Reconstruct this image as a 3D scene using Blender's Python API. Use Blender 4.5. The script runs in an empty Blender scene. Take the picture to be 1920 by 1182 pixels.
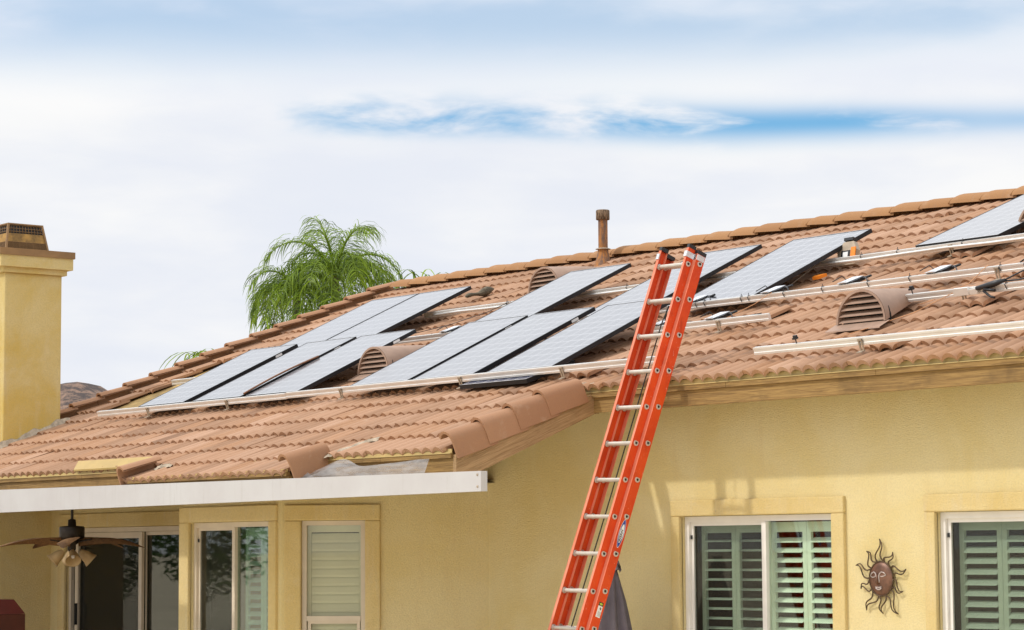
import bpy, bmesh, math, random
from mathutils import Vector, Matrix
random.seed(7)
SC = bpy.context.scene
COL = SC.collection
PI = math.pi

# ------------------------------------------------------------------ camera
cam_d = bpy.data.cameras.new('camera')
cam = bpy.data.objects.new('camera', cam_d)
COL.objects.link(cam)
RT = Vector((0.6239725, 0.7814180, -0.0066445)); UP = Vector((0.0784928, -0.0542131, 0.9954395)); FW = Vector((-0.7774941, 0.6216485, 0.0951631))
EYE = Vector((18.9, -14.8, 1.78))
cam.matrix_world = Matrix(((RT.x, UP.x, -FW.x, EYE.x), (RT.y, UP.y, -FW.y, EYE.y), (RT.z, UP.z, -FW.z, EYE.z), (0, 0, 0, 1)))
cam_d.sensor_width = 36; cam_d.lens = 86.868; cam_d.clip_start = .1; cam_d.clip_end = 9000
SC.camera = cam
SC.view_settings.view_transform = 'Standard'; SC.view_settings.look = 'None'
SC.view_settings.exposure = -0.12; SC.view_settings.gamma = 1.0; SC.view_settings.use_curve_mapping = False

# ------------------------------------------------------------------ sun
SUN_DIR = Vector((.55, 1.0, -1.25)).normalized()          # the way the light travels
sun_d = bpy.data.lights.new('sun', 'SUN'); sun = bpy.data.objects.new('sun', sun_d); COL.objects.link(sun)
sun_d.energy = 2.2; sun_d.angle = math.radians(2.2); sun_d.color = (1.0, .96, .90)
sun.rotation_euler = SUN_DIR.to_track_quat('-Z', 'Y').to_euler(); sun.location = (0, -20, 30)

# ------------------------------------------------------------------ node helper
class NT:
    def __init__(s, tree): s.t = tree; s.n = tree.nodes; s.l = tree.links
    def new(s, typ, ins=None, **kw):
        nd = s.n.new(typ)
        for k, v in kw.items(): setattr(nd, k, v)
        for k, v in (ins or {}).items():
            if isinstance(v, bpy.types.NodeSocket): s.l.new(v, nd.inputs[k])
            else: nd.inputs[k].default_value = v
        return nd
    def math(s, op, a, b=0.0, c=None, clamp=False):
        ins = {0: a, 1: b}
        if c is not None: ins[2] = c
        nd = s.new('ShaderNodeMath', ins, operation=op); nd.use_clamp = clamp
        return nd.outputs[0]
    def noise(s, vec, scale, detail=4, rough=.55, dist=0.0):
        nd = s.new('ShaderNodeTexNoise', {'Scale': scale, 'Detail': detail, 'Roughness': rough, 'Distortion': dist})
        if vec is not None: s.l.new(vec, nd.inputs['Vector'])
        return nd.outputs['Fac']
    def ramp(s, fac, stops):
        nd = s.new('ShaderNodeValToRGB'); s.l.new(fac, nd.inputs[0]); cr = nd.color_ramp
        while len(cr.elements) < len(stops): cr.elements.new(.5)
        for e, (p, c) in zip(cr.elements, stops):
            e.position = p; e.color = (c, c, c, 1) if not isinstance(c, (tuple, list)) else (*c, 1)
        return nd.outputs[0]
    def mix(s, fac, a, b, mode='MIX'):
        nd = s.new('ShaderNodeMix', data_type='RGBA', blend_type=mode)
        for k, v in ((0, fac), (6, a), (7, b)):
            if isinstance(v, bpy.types.NodeSocket): s.l.new(v, nd.inputs[k])
            else: nd.inputs[k].default_value = (*v, 1) if isinstance(v, (tuple, list)) and len(v) == 3 else v
        return nd.outputs[2]
    def maprange(s, v, a, b, c=0.0, d=1.0, smooth=True):
        nd = s.new('ShaderNodeMapRange', {0: v, 1: a, 2: b, 3: c, 4: d})
        if smooth: nd.interpolation_type = 'SMOOTHSTEP'
        return nd.outputs[0]
    def scaled(s, vec, sc, loc=(0, 0, 0)):
        return s.new('ShaderNodeMapping', {0: vec, 1: loc, 3: sc}).outputs[0]

# ------------------------------------------------------------------ world: blue sky under thin high cloud
w = bpy.data.worlds.new('World'); SC.world = w; w.use_nodes = True
w.node_tree.nodes.clear(); N = NT(w.node_tree)
sky = N.new('ShaderNodeTexSky', sky_type='NISHITA')
sky.sun_disc = False
sky.sun_elevation = math.asin(-SUN_DIR.z); sky.sun_rotation = math.atan2(-SUN_DIR.x, -SUN_DIR.y)
sky.altitude = 300; sky.air_density = 1.0; sky.dust_density = .1; sky.ozone_density = 3.0
hs = N.new('ShaderNodeHueSaturation', {'Hue': .492, 'Saturation': 1.35, 'Value': 1.0, 'Color': sky.outputs[0]})
bg_sky = N.new('ShaderNodeBackground', {'Color': hs.outputs[0], 'Strength': .15})
dirn = N.new('ShaderNodeTexCoord').outputs['Generated']
xyz = N.new('ShaderNodeSeparateXYZ', {0: dirn})
X_, Y_, Z_ = xyz.outputs
az = N.math('ARCTAN2', X_, Y_)                                   # azimuth, radians
el = N.math('ARCSINE', Z_)
flat = N.new('ShaderNodeCombineXYZ', {0: N.math('MULTIPLY', az, 1.0), 1: N.math('MULTIPLY', el, 3.4), 2: 0.37}).outputs[0]
n_big = N.noise(N.scaled(flat, (1, 1, 1), (6.19, 0, 0)), 5.0, 3, .5, .15)
n_fine = N.noise(N.scaled(flat, (1, 1, 1), (4.49, 0, 0)), 22.0, 5, .55, .25)
n_low = N.noise(N.scaled(flat, (1, .3, 1), (8.60, 0, 0)), 2.6, 2, .5)
soft = N.math('ADD', N.math('MULTIPLY', n_big, .78), N.math('MULTIPLY', n_fine, .22))
# ragged thin layer of clear air around ten degrees of elevation
wob = N.math('MULTIPLY', N.math('SUBTRACT', n_low, .5), .022)
de = N.math('SUBTRACT', N.math('ADD', el, wob), .1725)
wid = N.math('ADD', .001, N.math('MULTIPLY', n_big, .0120))
g0 = N.math('EXPONENT', N.math('MULTIPLY', N.math('POWER', N.math('ABSOLUTE', N.math('DIVIDE', de, wid)), 2.0), -1.0))
g0 = N.math('MULTIPLY', g0, N.math('MULTIPLY', N.maprange(az, -1.02, -.945), N.maprange(az, -.765, -.70, 1.0, .6)))
g0 = N.math('MULTIPLY', g0, N.maprange(N.math('ADD', N.math('MULTIPLY', n_fine, .70), N.math('MULTIPLY', n_low, .75)), .56, .78))
# thinner cloud just above it, closing again overhead
up = N.math('MULTIPLY', N.maprange(el, .178, .215), N.maprange(el, .24, .36, 1.0, .12))
g1 = N.math('MULTIPLY', up, N.maprange(soft, .34, .62, .05, .56))
clear = N.math('ADD', N.math('MULTIPLY', g0, .95), g1, clamp=True)
low_grey = N.maprange(N.math('ADD', N.math('ADD', N.math('MULTIPLY', n_big, .6), N.math('MULTIPLY', n_low, .25)), N.math('MULTIPLY', n_fine, .18)), .40, .62)
ccol = N.mix(low_grey, (.83, .865, .945), (.985, .985, .985))
overcast = N.maprange(N.new('ShaderNodeMath', {0: el}, operation='SINE').outputs[0], .17, 1.0, 1.06, 2.0, False)            # an overcast sky brightens towards the zenith
bg_cloud = N.new('ShaderNodeBackground', {'Color': ccol, 'Strength': overcast})
mx = N.new('ShaderNodeMixShader', {0: clear, 1: bg_cloud.outputs[0], 2: bg_sky.outputs[0]})
N.new('ShaderNodeOutputWorld', {0: mx.outputs[0]})

# ------------------------------------------------------------------ materials
def material(name):
    m = bpy.data.materials.new(name); m.use_nodes = True; m.node_tree.nodes.clear()
    n = NT(m.node_tree); out = n.new('ShaderNodeOutputMaterial')
    return m, n, out
def principled(n, out, **ins):
    b = n.new('ShaderNodeBsdfPrincipled', {k.replace('_', ' '): v for k, v in ins.items()})
    n.l.new(b.outputs[0], out.inputs[0]); return b
def bump(n, h, strength, dist, b):
    bp = n.new('ShaderNodeBump', {'Strength': strength, 'Distance': dist, 'Height': h}); n.l.new(bp.outputs[0], b.inputs['Normal'])
def plain(name, col, rough=.5, metal=0.0, var=.12, scale=8.0, bmp=0.0, bscale=60.0, **extra):
    m, n, out = material(name)
    co = n.new('ShaderNodeTexCoord').outputs['Object']
    f = n.noise(co, scale, 5, .6)
    c = n.mix(n.maprange(f, .3, .7), tuple(x * (1 - var) for x in col), tuple(min(1, x * (1 + var)) for x in col))
    b = principled(n, out, Base_Color=c, Roughness=rough, Metallic=metal, **extra)
    if bmp: bump(n, n.noise(co, bscale, 4, .6), bmp, .01, b)
    return m
def stucco(name, a, c2, dirt):
    m, n, out = material(name)
    co = n.new('ShaderNodeTexCoord').outputs['Object']
    big = n.noise(co, 1.1, 5, .62, .4); mid = n.noise(co, 5.0, 6, .65)
    streak = n.noise(n.scaled(co, (4.5, 4.5, .55)), 1.6, 5, .62)
    col = n.mix(n.maprange(big, .36, .66), a, c2)
    col = n.mix(n.math('MULTIPLY', n.maprange(streak, .52, .74), .40), col, dirt)
    fine = n.noise(co, 58.0, 5, .75)
    col = n.mix(n.math('MULTIPLY', n.maprange(fine, .44, .60), .27), col, tuple(x * .70 for x in a))
    col = n.mix(n.math('MULTIPLY', n.maprange(mid, .55, .75), .25), col, dirt)
    b = principled(n, out, Base_Color=col, Roughness=.93)
    h = n.math('ADD', n.noise(co, 130.0, 4, .75), n.math('MULTIPLY', n.noise(co, 48.0, 3, .6), .5))
    bump(n, h, 1.0, .013, b)
    return m
PHI_ = math.radians(21.5)
def wood(name, a, c2, axis, rough=.75):
    m, n, out = material(name)
    co = n.new('ShaderNodeMapping', {0: n.new('ShaderNodeTexCoord').outputs['Object'], 2: (-PHI_ if axis == 'y' else 0.0, 0, 0)}).outputs[0]
    sc = {'x': (.8, 26, 26), 'y': (26, .8, 26)}[axis]
    g = n.noise(n.scaled(co, sc), 2.2, 6, .65, 1.6)
    f = n.noise(n.scaled(co, tuple(v * 3 for v in sc)), 3.0, 3, .6)
    blot = n.noise(co, 2.2, 4, .6)
    col = n.mix(n.maprange(n.math('ADD', n.math('MULTIPLY', g, .7), n.math('MULTIPLY', f, .3)), .38, .62), a, c2)
    col = n.mix(n.math('MULTIPLY', n.maprange(blot, .5, .72), .5), col, tuple(x * .5 for x in a))
    b = principled(n, out, Base_Color=col, Roughness=rough); bump(n, g, .5, .006, b)
    return m
def terracotta(name, tints, per_island):
    m, n, out = material(name)
    co = n.new('ShaderNodeTexCoord').outputs['Object']; geo = n.new('ShaderNodeNewGeometry')
    pos = geo.outputs['Position']
    rnd = geo.outputs['Random Per Island'] if per_island else n.new('ShaderNodeObjectInfo').outputs['Random']
    k = len(tints) - 1
    col = n.ramp(rnd, [(i / k, t) for i, t in enumerate(tints)])
    st = n.noise(n.scaled(pos, (5.0, 1.1, 1.1)), 2.6, 6, .66, .5)
    col = n.mix(n.math('MULTIPLY', n.maprange(st, .52, .74), .28), col, (.25, .14, .09))
    pale = n.noise(pos, 7.0, 5, .62)
    col = n.mix(n.math('MULTIPLY', n.maprange(pale, .55, .78), .55), col, (.46, .30, .19))
    spk = n.noise(pos, 150.0, 3, .7)
    col = n.mix(n.math('MULTIPLY', n.maprange(spk, .55, .68), .42), col, (.20, .11, .07))
    moss = n.noise(n.scaled(pos, (1, 1, 1), (9, 4, 2)), 2.6, 6, .7)
    col = n.mix(n.math('MULTIPLY', n.maprange(moss, .66, .8), .5), col, (.16, .10, .06))
    b = principled(n, out, Base_Color=col, Roughness=.82)
    bump(n, n.noise(pos, 120.0, 3, .65), .35, .004, b)
    return m
M = {}
M['stucco'] = stucco('yellow stucco', (.90, .745, .395), (.86, .68, .30), (.82, .625, .29))
M['trim'] = stucco('stucco trim', (.87, .68, .32), (.80, .59, .23), (.83, .71, .50))
M['stucco_ochre'] = stucco('ochre chimney stucco', (.76, .60, .27), (.70, .49, .12), (.76, .62, .37))
M['fascia'] = wood('painted fascia wood', (.18, .098, .026), (.36, .215, .066), 'x')
M['rakewood'] = wood('weathered rake board', (.26, .155, .065), (.44, .28, .135), 'y')
M['soffit'] = wood('soffit boards', (.17, .11, .05), (.25, .17, .08), 'y')
M['closure'] = plain('tan painted metal', (.52, .38, .15), .55, 0, .12, 3)
M['flash'] = plain('yellow painted metal', (.47, .32, .10), .42, .15, .08, 4)
M['rustpanel'] = plain('rust streaked ochre panel', (.30, .165, .035), .6, .1, .45, 9)
M['brownmetal'] = plain('brown painted metal', (.27, .15, .055), .5, .1, .15, 4)
M['underlay'] = plain('bare roof underlayment', (.42, .28, .10), .9, 0, .3, 6)
M['deck'] = plain('dark roof deck', (.05, .035, .025), .95, 0, .2, 6)
M['mortar'] = plain('grey mortar', (.40, .325, .235), .95, 0, .3, 14, .6, 60)
tints = [(.25, .133, .072), (.385, .210, .114), (.425, .240, .138), (.31, .164, .085), (.475, .283, .175), (.365, .188, .092), (.41, .222, .118), (.345, .195, .112)]
M['tile'] = terracotta('terracotta tile', tints, False)
M['tiles'] = terracotta('terracotta tile field', tints, True)
M['ridge'] = terracotta('ridge tile clay', [(.33, .16, .058), (.37, .185, .07), (.30, .14, .05)], False)
M['rake'] = terracotta('rake tile clay', [(.37, .19, .095), (.41, .22, .12), (.34, .172, .085)], False)
M['vent'] = plain('painted vent metal', (.36, .235, .165), .6, .1, .12, 5)
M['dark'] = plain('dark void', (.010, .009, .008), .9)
M['alu'] = plain('mill aluminium rail', (.80, .78, .74), .36, .55, .06, 3)
M['alu_dull'] = plain('dull steel bracket', (.42, .34, .25), .55, .4, .15, 9)
M['blackmetal'] = plain('black anodised frame', (.013, .013, .015), .42, .3, .2, 5)
M['blackplastic'] = plain('black plastic', (.016, .016, .018), .45)
M['silver'] = plain('bright silver plate', (.74, .76, .78), .35, .6, .1, 12)
def whitemetal():
    m, n, out = material('white painted metal')
    co = n.new('ShaderNodeTexCoord').outputs['Object']
    a = n.noise(co, 1.3, 4, .6); d = n.noise(n.scaled(co, (9, 9, .7)), 2.0, 5, .65); e = n.noise(co, 40, 3, .7)
    col = n.mix(n.maprange(a, .3, .7), (.49, .465, .455), (.535, .52, .51))
    col = n.mix(n.math('MULTIPLY', n.maprange(d, .55, .75), .30), col, (.38, .35, .31))
    col = n.mix(n.math('MULTIPLY', n.maprange(e, .62, .74), .25), col, (.33, .30, .26))
    b = principled(n, out, Base_Color=col, Roughness=.5); bump(n, a, .15, .02, b); return m
M['white'] = whitemetal()
M['vinyl'] = plain('white vinyl frame', (.80, .76, .70), .4, 0, .04, 5)
M['vinylshade'] = plain('shaded white vinyl frame', (.66, .56, .42), .45, 0, .05, 5)  # white vinyl with the patio roof's shade put into its colour
M['shutter'] = plain('white shutter paint', (.82, .85, .78), .5, 0, .02, 5)
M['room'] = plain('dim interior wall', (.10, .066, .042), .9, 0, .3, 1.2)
M['bronze'] = plain('dark bronze fan metal', (.030, .022, .016), .45, .5, .2, 8)
M['fanblade'] = wood('carved wood blade', (.13, .062, .022), (.27, .14, .05), 'x')
M['tulip'] = plain('frosted amber glass', (.60, .42, .20), .5, 0, .1, 9, 0, 60, Transmission_Weight=.25)
M['copper'] = plain('aged copper', (.165, .080, .048), .45, .35, .35, 14)
M['wire'] = plain('dark wrought wire', (.10, .062, .032), .5, .5, .3, 20)
M['patina'] = plain('worn silver highlight', (.50, .42, .38), .5, .3, .2, 30)
M['umbrella'] = plain('mauve grey canvas', (.135, .115, .13), .85, 0, .15, 5)
M['maroon'] = plain('dark red painted steel', (.085, .016, .012), .4, .1, .2, 3)
M['rung'] = plain('dull aluminium rung', (.60, .55, .48), .45, .4, .08, 14)
M['orange_alu'] = plain('copper coloured tube', (.22, .10, .05), .4, .3, .15, 9)
M['orange'] = plain('bright orange plastic', (.85, .24, .01), .45)
M['tanwire'] = plain('orange tan string', (.62, .32, .15), .7)
M['rope'] = plain('dark nylon rope', (.02, .018, .014), .8)
M['labelwhite'] = plain('white label', (.8, .8, .78), .5, 0, .03)
M['labelgrey'] = plain('grey print', (.30, .30, .30), .5)
M['blue'] = plain('blue print', (.015, .055, .32), .4)
M['blackprint'] = plain('black print', (.012, .012, .012), .5)
M['yellowgreen'] = plain('yellow green print', (.45, .55, .06), .5)
M['lump'] = plain('grey brown felt', (.115, .095, .062), .95, 0, .45, 22)
M['rust'] = None
def rust():
    m, n, out = material('rusty pipe')
    co = n.new('ShaderNodeTexCoord').outputs['Object']
    a = n.noise(n.scaled(co, (14, 14, 2.2)), 1.6, 5, .65); b2 = n.noise(co, 26, 4, .6)
    col = n.mix(n.maprange(a, .42, .6), (.20, .115, .075), (.42, .175, .045))
    col = n.mix(n.math('MULTIPLY', n.maprange(b2, .5, .72), .6), col, (.10, .07, .055))
    b = principled(n, out, Base_Color=col, Roughness=.8, Metallic=.15); bump(n, b2, .3, .004, b); return m
M['rust'] = rust()
def rustcap():
    m, n, out = material('lichened pipe cap')
    co = n.new('ShaderNodeTexCoord').outputs['Object']
    b2 = n.noise(n.scaled(co, (34, 34, 10)), 1.5, 5, .7)
    col = n.mix(n.maprange(b2, .36, .66), (.055, .035, .02), (.30, .20, .12))
    b = principled(n, out, Base_Color=col, Roughness=.9); bump(n, b2, .5, .006, b); return m
M['rustcap'] = rustcap()
def fibreglass(name, ca, cb):
    m, n, out = material(name)
    co = n.new('ShaderNodeTexCoord').outputs['Object']
    a = n.noise(co, 3.0, 4, .6); s = n.noise(co, 48.0, 4, .75)
    col = n.mix(n.maprange(a, .3, .7), ca, cb)
    col = n.mix(n.maprange(s, .665, .70), col, (.72, .42, .30))
    dirt = n.noise(n.scaled(co, (1, 1, .35)), 9.0, 6, .7); scr = n.noise(n.scaled(co, (30, 30, 4)), 3.0, 4, .7)
    col = n.mix(n.math('MULTIPLY', n.maprange(dirt, .54, .72), .45), col, tuple(x * .55 for x in ca))
    col = n.mix(n.math('MULTIPLY', n.maprange(scr, .66, .72), .7), col, (.78, .50, .38))
    principled(n, out, Base_Color=col, Roughness=.5, Specular_IOR_Level=.35)
    return m
M['fibre'] = fibreglass('orange fibreglass', (.60, .046, .007), (.74, .078, .010)); M['fibre_pale'] = fibreglass('pale orange fibreglass', (.72, .19, .10), (.80, .26, .16))
def panelglass(name, coat, ca, cl):
    m, n, out = material(name)
    co = n.new('ShaderNodeTexCoord').outputs['Object']
    x = n.new('ShaderNodeSeparateXYZ', {0: co})
    def line(v, cnt, size, wd):
        f = n.math('FRACT', n.math('MULTIPLY', n.math('SUBTRACT', v, .022), cnt / (size - .044)))
        return n.math('LESS_THAN', n.math('ABSOLUTE', n.math('SUBTRACT', f, .5)), wd)
    gx = n.math('SUBTRACT', 1.0, line(x.outputs[0], 6, 1.0, .466))
    gy = n.math('SUBTRACT', 1.0, line(x.outputs[1], 10, 1.71, .466))
    g = n.math('MAXIMUM', gx, gy)
    col = n.mix(g, ca, cl)
    b = principled(n, out, Base_Color=col, Roughness=.25, IOR=1.6, Coat_Weight=coat, Coat_Roughness=.15, Coat_IOR=1.66)
    b.inputs['Specular IOR Level'].default_value = .9 if coat else .15
    return m
M['pv'] = panelglass('solar glass', 1.0, (.024, .025, .032), (.36, .36, .37)); M['pv_noreflect'] = panelglass('dark blue solar glass with blocked reflection', 0.0, (.018, .024, .075), (.50, .50, .52))  # second copy darkened and uncoated, standing in for a blocked sky reflection
def glass(name, tint, dens):
    m, n, out = material(name)
    tr = n.new('ShaderNodeBsdfTransparent', {0: (*tint, 1)})
    gl = n.new('ShaderNodeBsdfGlossy', {'Color': (1, 1, 1, 1), 'Roughness': .02})
    geo = n.new('ShaderNodeNewGeometry'); dt = n.new('ShaderNodeVectorMath', {0: geo.outputs['Normal'], 1: geo.outputs['Incoming']}, operation='DOT_PRODUCT').outputs['Value']
    f0 = ((dens - 1) / (dens + 1)) ** 2
    fr = n.math('ADD', f0, n.math('MULTIPLY', n.math('POWER', n.math('SUBTRACT', 1.0, n.math('ABSOLUTE', dt)), 5.0), 1 - f0))
    mx = n.new('ShaderNodeMixShader', {0: fr, 1: tr.outputs[0], 2: gl.outputs[0]})
    n.l.new(mx.outputs[0], out.inputs[0]); return m
M['glass'] = glass('green tinted glass', (.88, .935, .87), 1.55); M['glasspale'] = glass('pale window glass', (.90, .895, .82), 1.5); M['glassbay'] = glass('sky reflecting glass', (.70, .80, .74), 2.1)
M['glassdoor'] = glass('dark door glass', (.34, .42, .36), 1.75)
def screen():
    m, n, out = material('insect screen')
    tr = n.new('ShaderNodeBsdfTransparent', {0: (1, 1, 1, 1)})
    df = n.new('ShaderNodeBsdfDiffuse', {0: (.055, .050, .040, 1)})
    mx = n.new('ShaderNodeMixShader', {0: .20, 1: tr.outputs[0], 2: df.outputs[0]})
    n.l.new(mx.outputs[0], out.inputs[0]); return m
M['screen'] = screen()
def plasticsheet():
    m, n, out = material('milky plastic sheet')
    co = n.new('ShaderNodeTexCoord').outputs['Object']
    f = n.noise(n.scaled(co, (1.5, 6, 6)), 3, 4, .6)
    tr = n.new('ShaderNodeBsdfTransparent', {0: (.9, .9, .9, 1)})
    b = n.new('ShaderNodeBsdfPrincipled', {'Base Color': (.42, .405, .39, 1), 'Roughness': .3})
    bp = n.new('ShaderNodeBump', {'Strength': .5, 'Distance': .02, 'Height': f}); n.l.new(bp.outputs[0], b.inputs['Normal'])
    mx = n.new('ShaderNodeMixShader', {0: n.maprange(f, .3, .7, .30, .55), 1: tr.outputs[0], 2: b.outputs[0]})
    n.l.new(mx.outputs[0], out.inputs[0]); return m
M['sheet'] = plasticsheet()
def leaf(name, a, b2):
    m, n, out = material(name)
    geo = n.new('ShaderNodeNewGeometry')
    col = n.ramp(geo.outputs['Random Per Island'], [(0, a), (.6, b2), (1, tuple(x * 1.5 for x in b2))])
    d = n.new('ShaderNodeBsdfPrincipled', {'Base Color': col, 'Roughness': .5})
    t = n.new('ShaderNodeBsdfTranslucent', {'Color': col})
    mx = n.new('ShaderNodeMixShader', {0: .4, 1: d.outputs[0], 2: t.outputs[0]})
    n.l.new(mx.outputs[0], out.inputs[0]); return m
M['palm'] = leaf('palm leaflets', (.030, .072, .005), (.20, .30, .013))
M['bush'] = leaf('garden leaves', (.02, .05, .01), (.055, .11, .02))
M['stem'] = plain('palm trunk', (.16, .12, .08), .9, 0, .3, 12)
def hillmat():
    m, n, out = material('dry brush hillside')
    co = n.new('ShaderNodeTexCoord').outputs['Object']
    f = n.noise(co, .07, 9, .8); g = n.noise(co, .007, 4, .6)
    col = n.mix(n.maprange(f, .42, .58), (.022, .020, .018), (.38, .235, .15))
    col = n.mix(n.math('MULTIPLY', n.maprange(g, .45, .65), .5), col, (.085, .058, .052))
    principled(n, out, Base_Color=col, Roughness=1.0); return m
M['hill'] = hillmat()
M['ground'] = plain('pale dry ground', (.56, .47, .33), .95, 0, .15, .4)
M['patio'] = plain('patio paving darkened as shade', (.15, .09, .05), .8, 0, .2, 3)  # dark colour stands in for the patio cover's shade on the floor
M['slab'] = plain('pale concrete paving', (.72, .63, .46), .9, 0, .12, 1.5)

# ------------------------------------------------------------------ mesh helpers
ORG = {}
def org(o): return ORG.get(o, Vector((0, 0, 0))) if o else Vector((0, 0, 0))
def link(o, parent=None, props=None):
    COL.objects.link(o)
    if parent is not None: o.parent = parent
    for k, v in (props or {}).items(): o[k] = v
    return o
def empty(name, loc, label, cat, group=None):
    o = bpy.data.objects.new(name, None); o.location = loc; o.empty_display_size = .1
    ORG[o] = Vector(loc); p = {'label': label, 'category': cat}
    if group: p['group'] = group
    return link(o, None, p)
class MB:
    def __init__(s): s.v = []; s.f = []; s.sm = []
    def add(s, vs, fs, smooth=False):
        b = len(s.v); s.v += [Vector(p) for p in vs]; s.f += [tuple(i + b for i in f) for f in fs]; s.sm += [smooth] * len(fs); return s
    def box(s, x0, x1, y0, y1, z0, z1):
        return s.fbox(Vector((0, 0, 0)), Vector((1, 0, 0)), Vector((0, 1, 0)), Vector((0, 0, 1)), x0, x1, y0, y1, z0, z1)
    def fbox(s, o, u, v, w, a0, a1, b0, b1, c0, c1):
        o, u, v, w = map(Vector, (o, u, v, w))
        P = [o + u * a + v * b + w * c for c in (c0, c1) for b in (b0, b1) for a in (a0, a1)]
        F = [(0, 2, 3, 1), (4, 5, 7, 6), (0, 1, 5, 4), (2, 6, 7, 3), (0, 4, 6, 2), (1, 3, 7, 5)]
        if u.cross(v).dot(w) < 0: F = [f[::-1] for f in F]
        return s.add(P, F)
    def quad(s, a, b, c, d): return s.add([a, b, c, d], [(0, 1, 2, 3)])
    def grid(s, fn, nu, nv, smooth=True, closed=False):
        vs = [fn(i / (nu if closed else nu), j / nv) for j in range(nv + 1) for i in range(nu + (0 if closed else 1))]
        W = nu if closed else nu + 1
        fs = [(j * W + i, j * W + (i + 1) % W, (j + 1) * W + (i + 1) % W, (j + 1) * W + i) for j in range(nv) for i in range(nu)]
        return s.add(vs, fs, smooth)
    def tube(s, pts, r, n=6, smooth=True, cap=True):
        pts = [Vector(p) for p in pts]; vs = []; ref = None
        for i, p in enumerate(pts):
            t = (pts[min(i + 1, len(pts) - 1)] - pts[max(i - 1, 0)]).normalized()
            if ref is None: ref = t.orthogonal().normalized()
            a = (ref - t * ref.dot(t)).normalized(); ref = a; b = t.cross(a)
            rr = r[i] if isinstance(r, (list, tuple)) else r
            vs += [p + a * (rr * math.cos(2 * PI * k / n)) + b * (rr * math.sin(2 * PI * k / n)) for k in range(n)]
        fs = [(i * n + k, i * n + (k + 1) % n, (i + 1) * n + (k + 1) % n, (i + 1) * n + k) for i in range(len(pts) - 1) for k in range(n)]
        s.add(vs, fs, smooth)
        if cap:
            b = len(s.v) - len(vs)
            s.f += [tuple(b + k for k in range(n))[::-1], tuple(b + (len(pts) - 1) * n + k for k in range(n))]; s.sm += [False, False]
        return s
    def lathe(s, o, prof, n=20, axis=(0, 0, 1), smooth=True):
        o = Vector(o); ax = Vector(axis).normalized(); a = ax.orthogonal().normalized(); b = ax.cross(a)
        vs = [o + ax * h + (a * math.cos(2 * PI * k / n) + b * math.sin(2 * PI * k / n)) * r for r, h in prof for k in range(n)]
        fs = [(i * n + k, i * n + (k + 1) % n, (i + 1) * n + (k + 1) % n, (i + 1) * n + k) for i in range(len(prof) - 1) for k in range(n)]
        return s.add(vs, fs, smooth)
    def prism(s, poly, o, u, v, w, d):
        o, u, v, w = map(Vector, (o, u, v, w)); n = len(poly)
        A = [o + u * a + v * b for a, b in poly]; B = [p + w * d for p in A]
        return s.add(A + B, [tuple(range(n))[::-1], tuple(range(n, 2 * n))] + [(i, (i + 1) % n, n + (i + 1) % n, n + i) for i in range(n)])
    def mesh(s, name, mat, off=Vector((0, 0, 0))):
        me = bpy.data.meshes.new(name); me.from_pydata([tuple(p - off) for p in s.v], [], s.f)
        me.polygons.foreach_set('use_smooth', s.sm); me.materials.append(mat); me.update(); return me
    def build(s, name, mat, parent=None, label=None, cat=None, group=None, kind=None, at=None, fix=False):
        if parent is not None: off = org(parent)
        else: off = Vector(at) if at is not None else Vector((0, 0, 0))
        o = bpy.data.objects.new(name, s.mesh(name, M[mat] if isinstance(mat, str) else mat, off))
        if fix:
            bm = bmesh.new(); bm.from_mesh(o.data); bmesh.ops.recalc_face_normals(bm, faces=bm.faces); bm.to_mesh(o.data); bm.free()
        if parent is None: o.location = off
        ORG[o] = off
        p = {}
        for k, v in (('label', label), ('category', cat), ('group', group), ('kind', kind)):
            if v: p[k] = v
        return link(o, parent, p)
def share(name, me, parent, loc, mat=None):
    o = bpy.data.objects.new(name, me); link(o, parent)
    if mat is not None: o.matrix_local = mat
    else: o.location = loc
    return o

# ------------------------------------------------------------------ roof frame
PHI = math.radians(20.858); CP, SP = math.cos(PHI), math.sin(PHI)
R0Y, R0Z = -.2594, 3.3711
def roof(x, s, h=0.0): return Vector((x, R0Y + s * CP - h * SP, R0Z + s * SP + h * CP))
S_UP = Vector((0, CP, SP)); N_UP = Vector((0, -SP, CP)); EX = Vector((1, 0, 0)); EY = Vector((0, 1, 0)); EZ = Vector((0, 0, 1))
CO = .405                      # tile course
S0 = -.333                     # lower edge of the first full course
RIDGE_S = 5.745
XL, XR = -8.55, 9.6            # roof ends
XB = 2.02                      # right end of the lower roof

# ------------------------------------------------------------------ ground
g = MB().quad((-4000, -4000, -.004), (4000, -4000, -.004), (4000, 4000, -.004), (-4000, 4000, -.004)); g.build('ground', 'ground', kind='structure')
MB().box(-2.6, 14, -12, 0.0, -.2, .004).build('paving', 'slab', kind='structure')  # unseen paving, widened and made pale to bounce light onto the wall
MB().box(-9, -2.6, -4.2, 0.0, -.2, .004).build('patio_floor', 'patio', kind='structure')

# ------------------------------------------------------------------ hill
def hill():
    m = MB(); A0, A1, n, D0 = -80, -38, 90, 1500
    def f(i, j):
        a = math.radians(A0 + (A1 - A0) * i); d = D0 + 260 * j
        deg = A0 + (A1 - A0) * i
        e = 3.86 - .022 * abs(deg + 61.8) ** 1.6 * (1 if deg > -61.8 else .25) - .25 * max(0, deg + 61.0)
        e = max(.25, e) + .025 * math.sin(deg * 5.3) + .012 * math.sin(deg * 13.1 + 1)
        z = 1.78 + d * math.tan(math.radians(e)) * (1 - (1 - j) ** 1.5) if j < 1 else 1.78 + d * math.tan(math.radians(e))
        z += (random.random() - .5) * 3.2
        return Vector((EYE.x + math.sin(a) * d, EYE.y + math.cos(a) * d, z - (2.5 if j == 0 else 0)))
    m.grid(f, 160, 14, True); return m.build('hill', 'hill', kind='structure')
hill()

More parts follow.
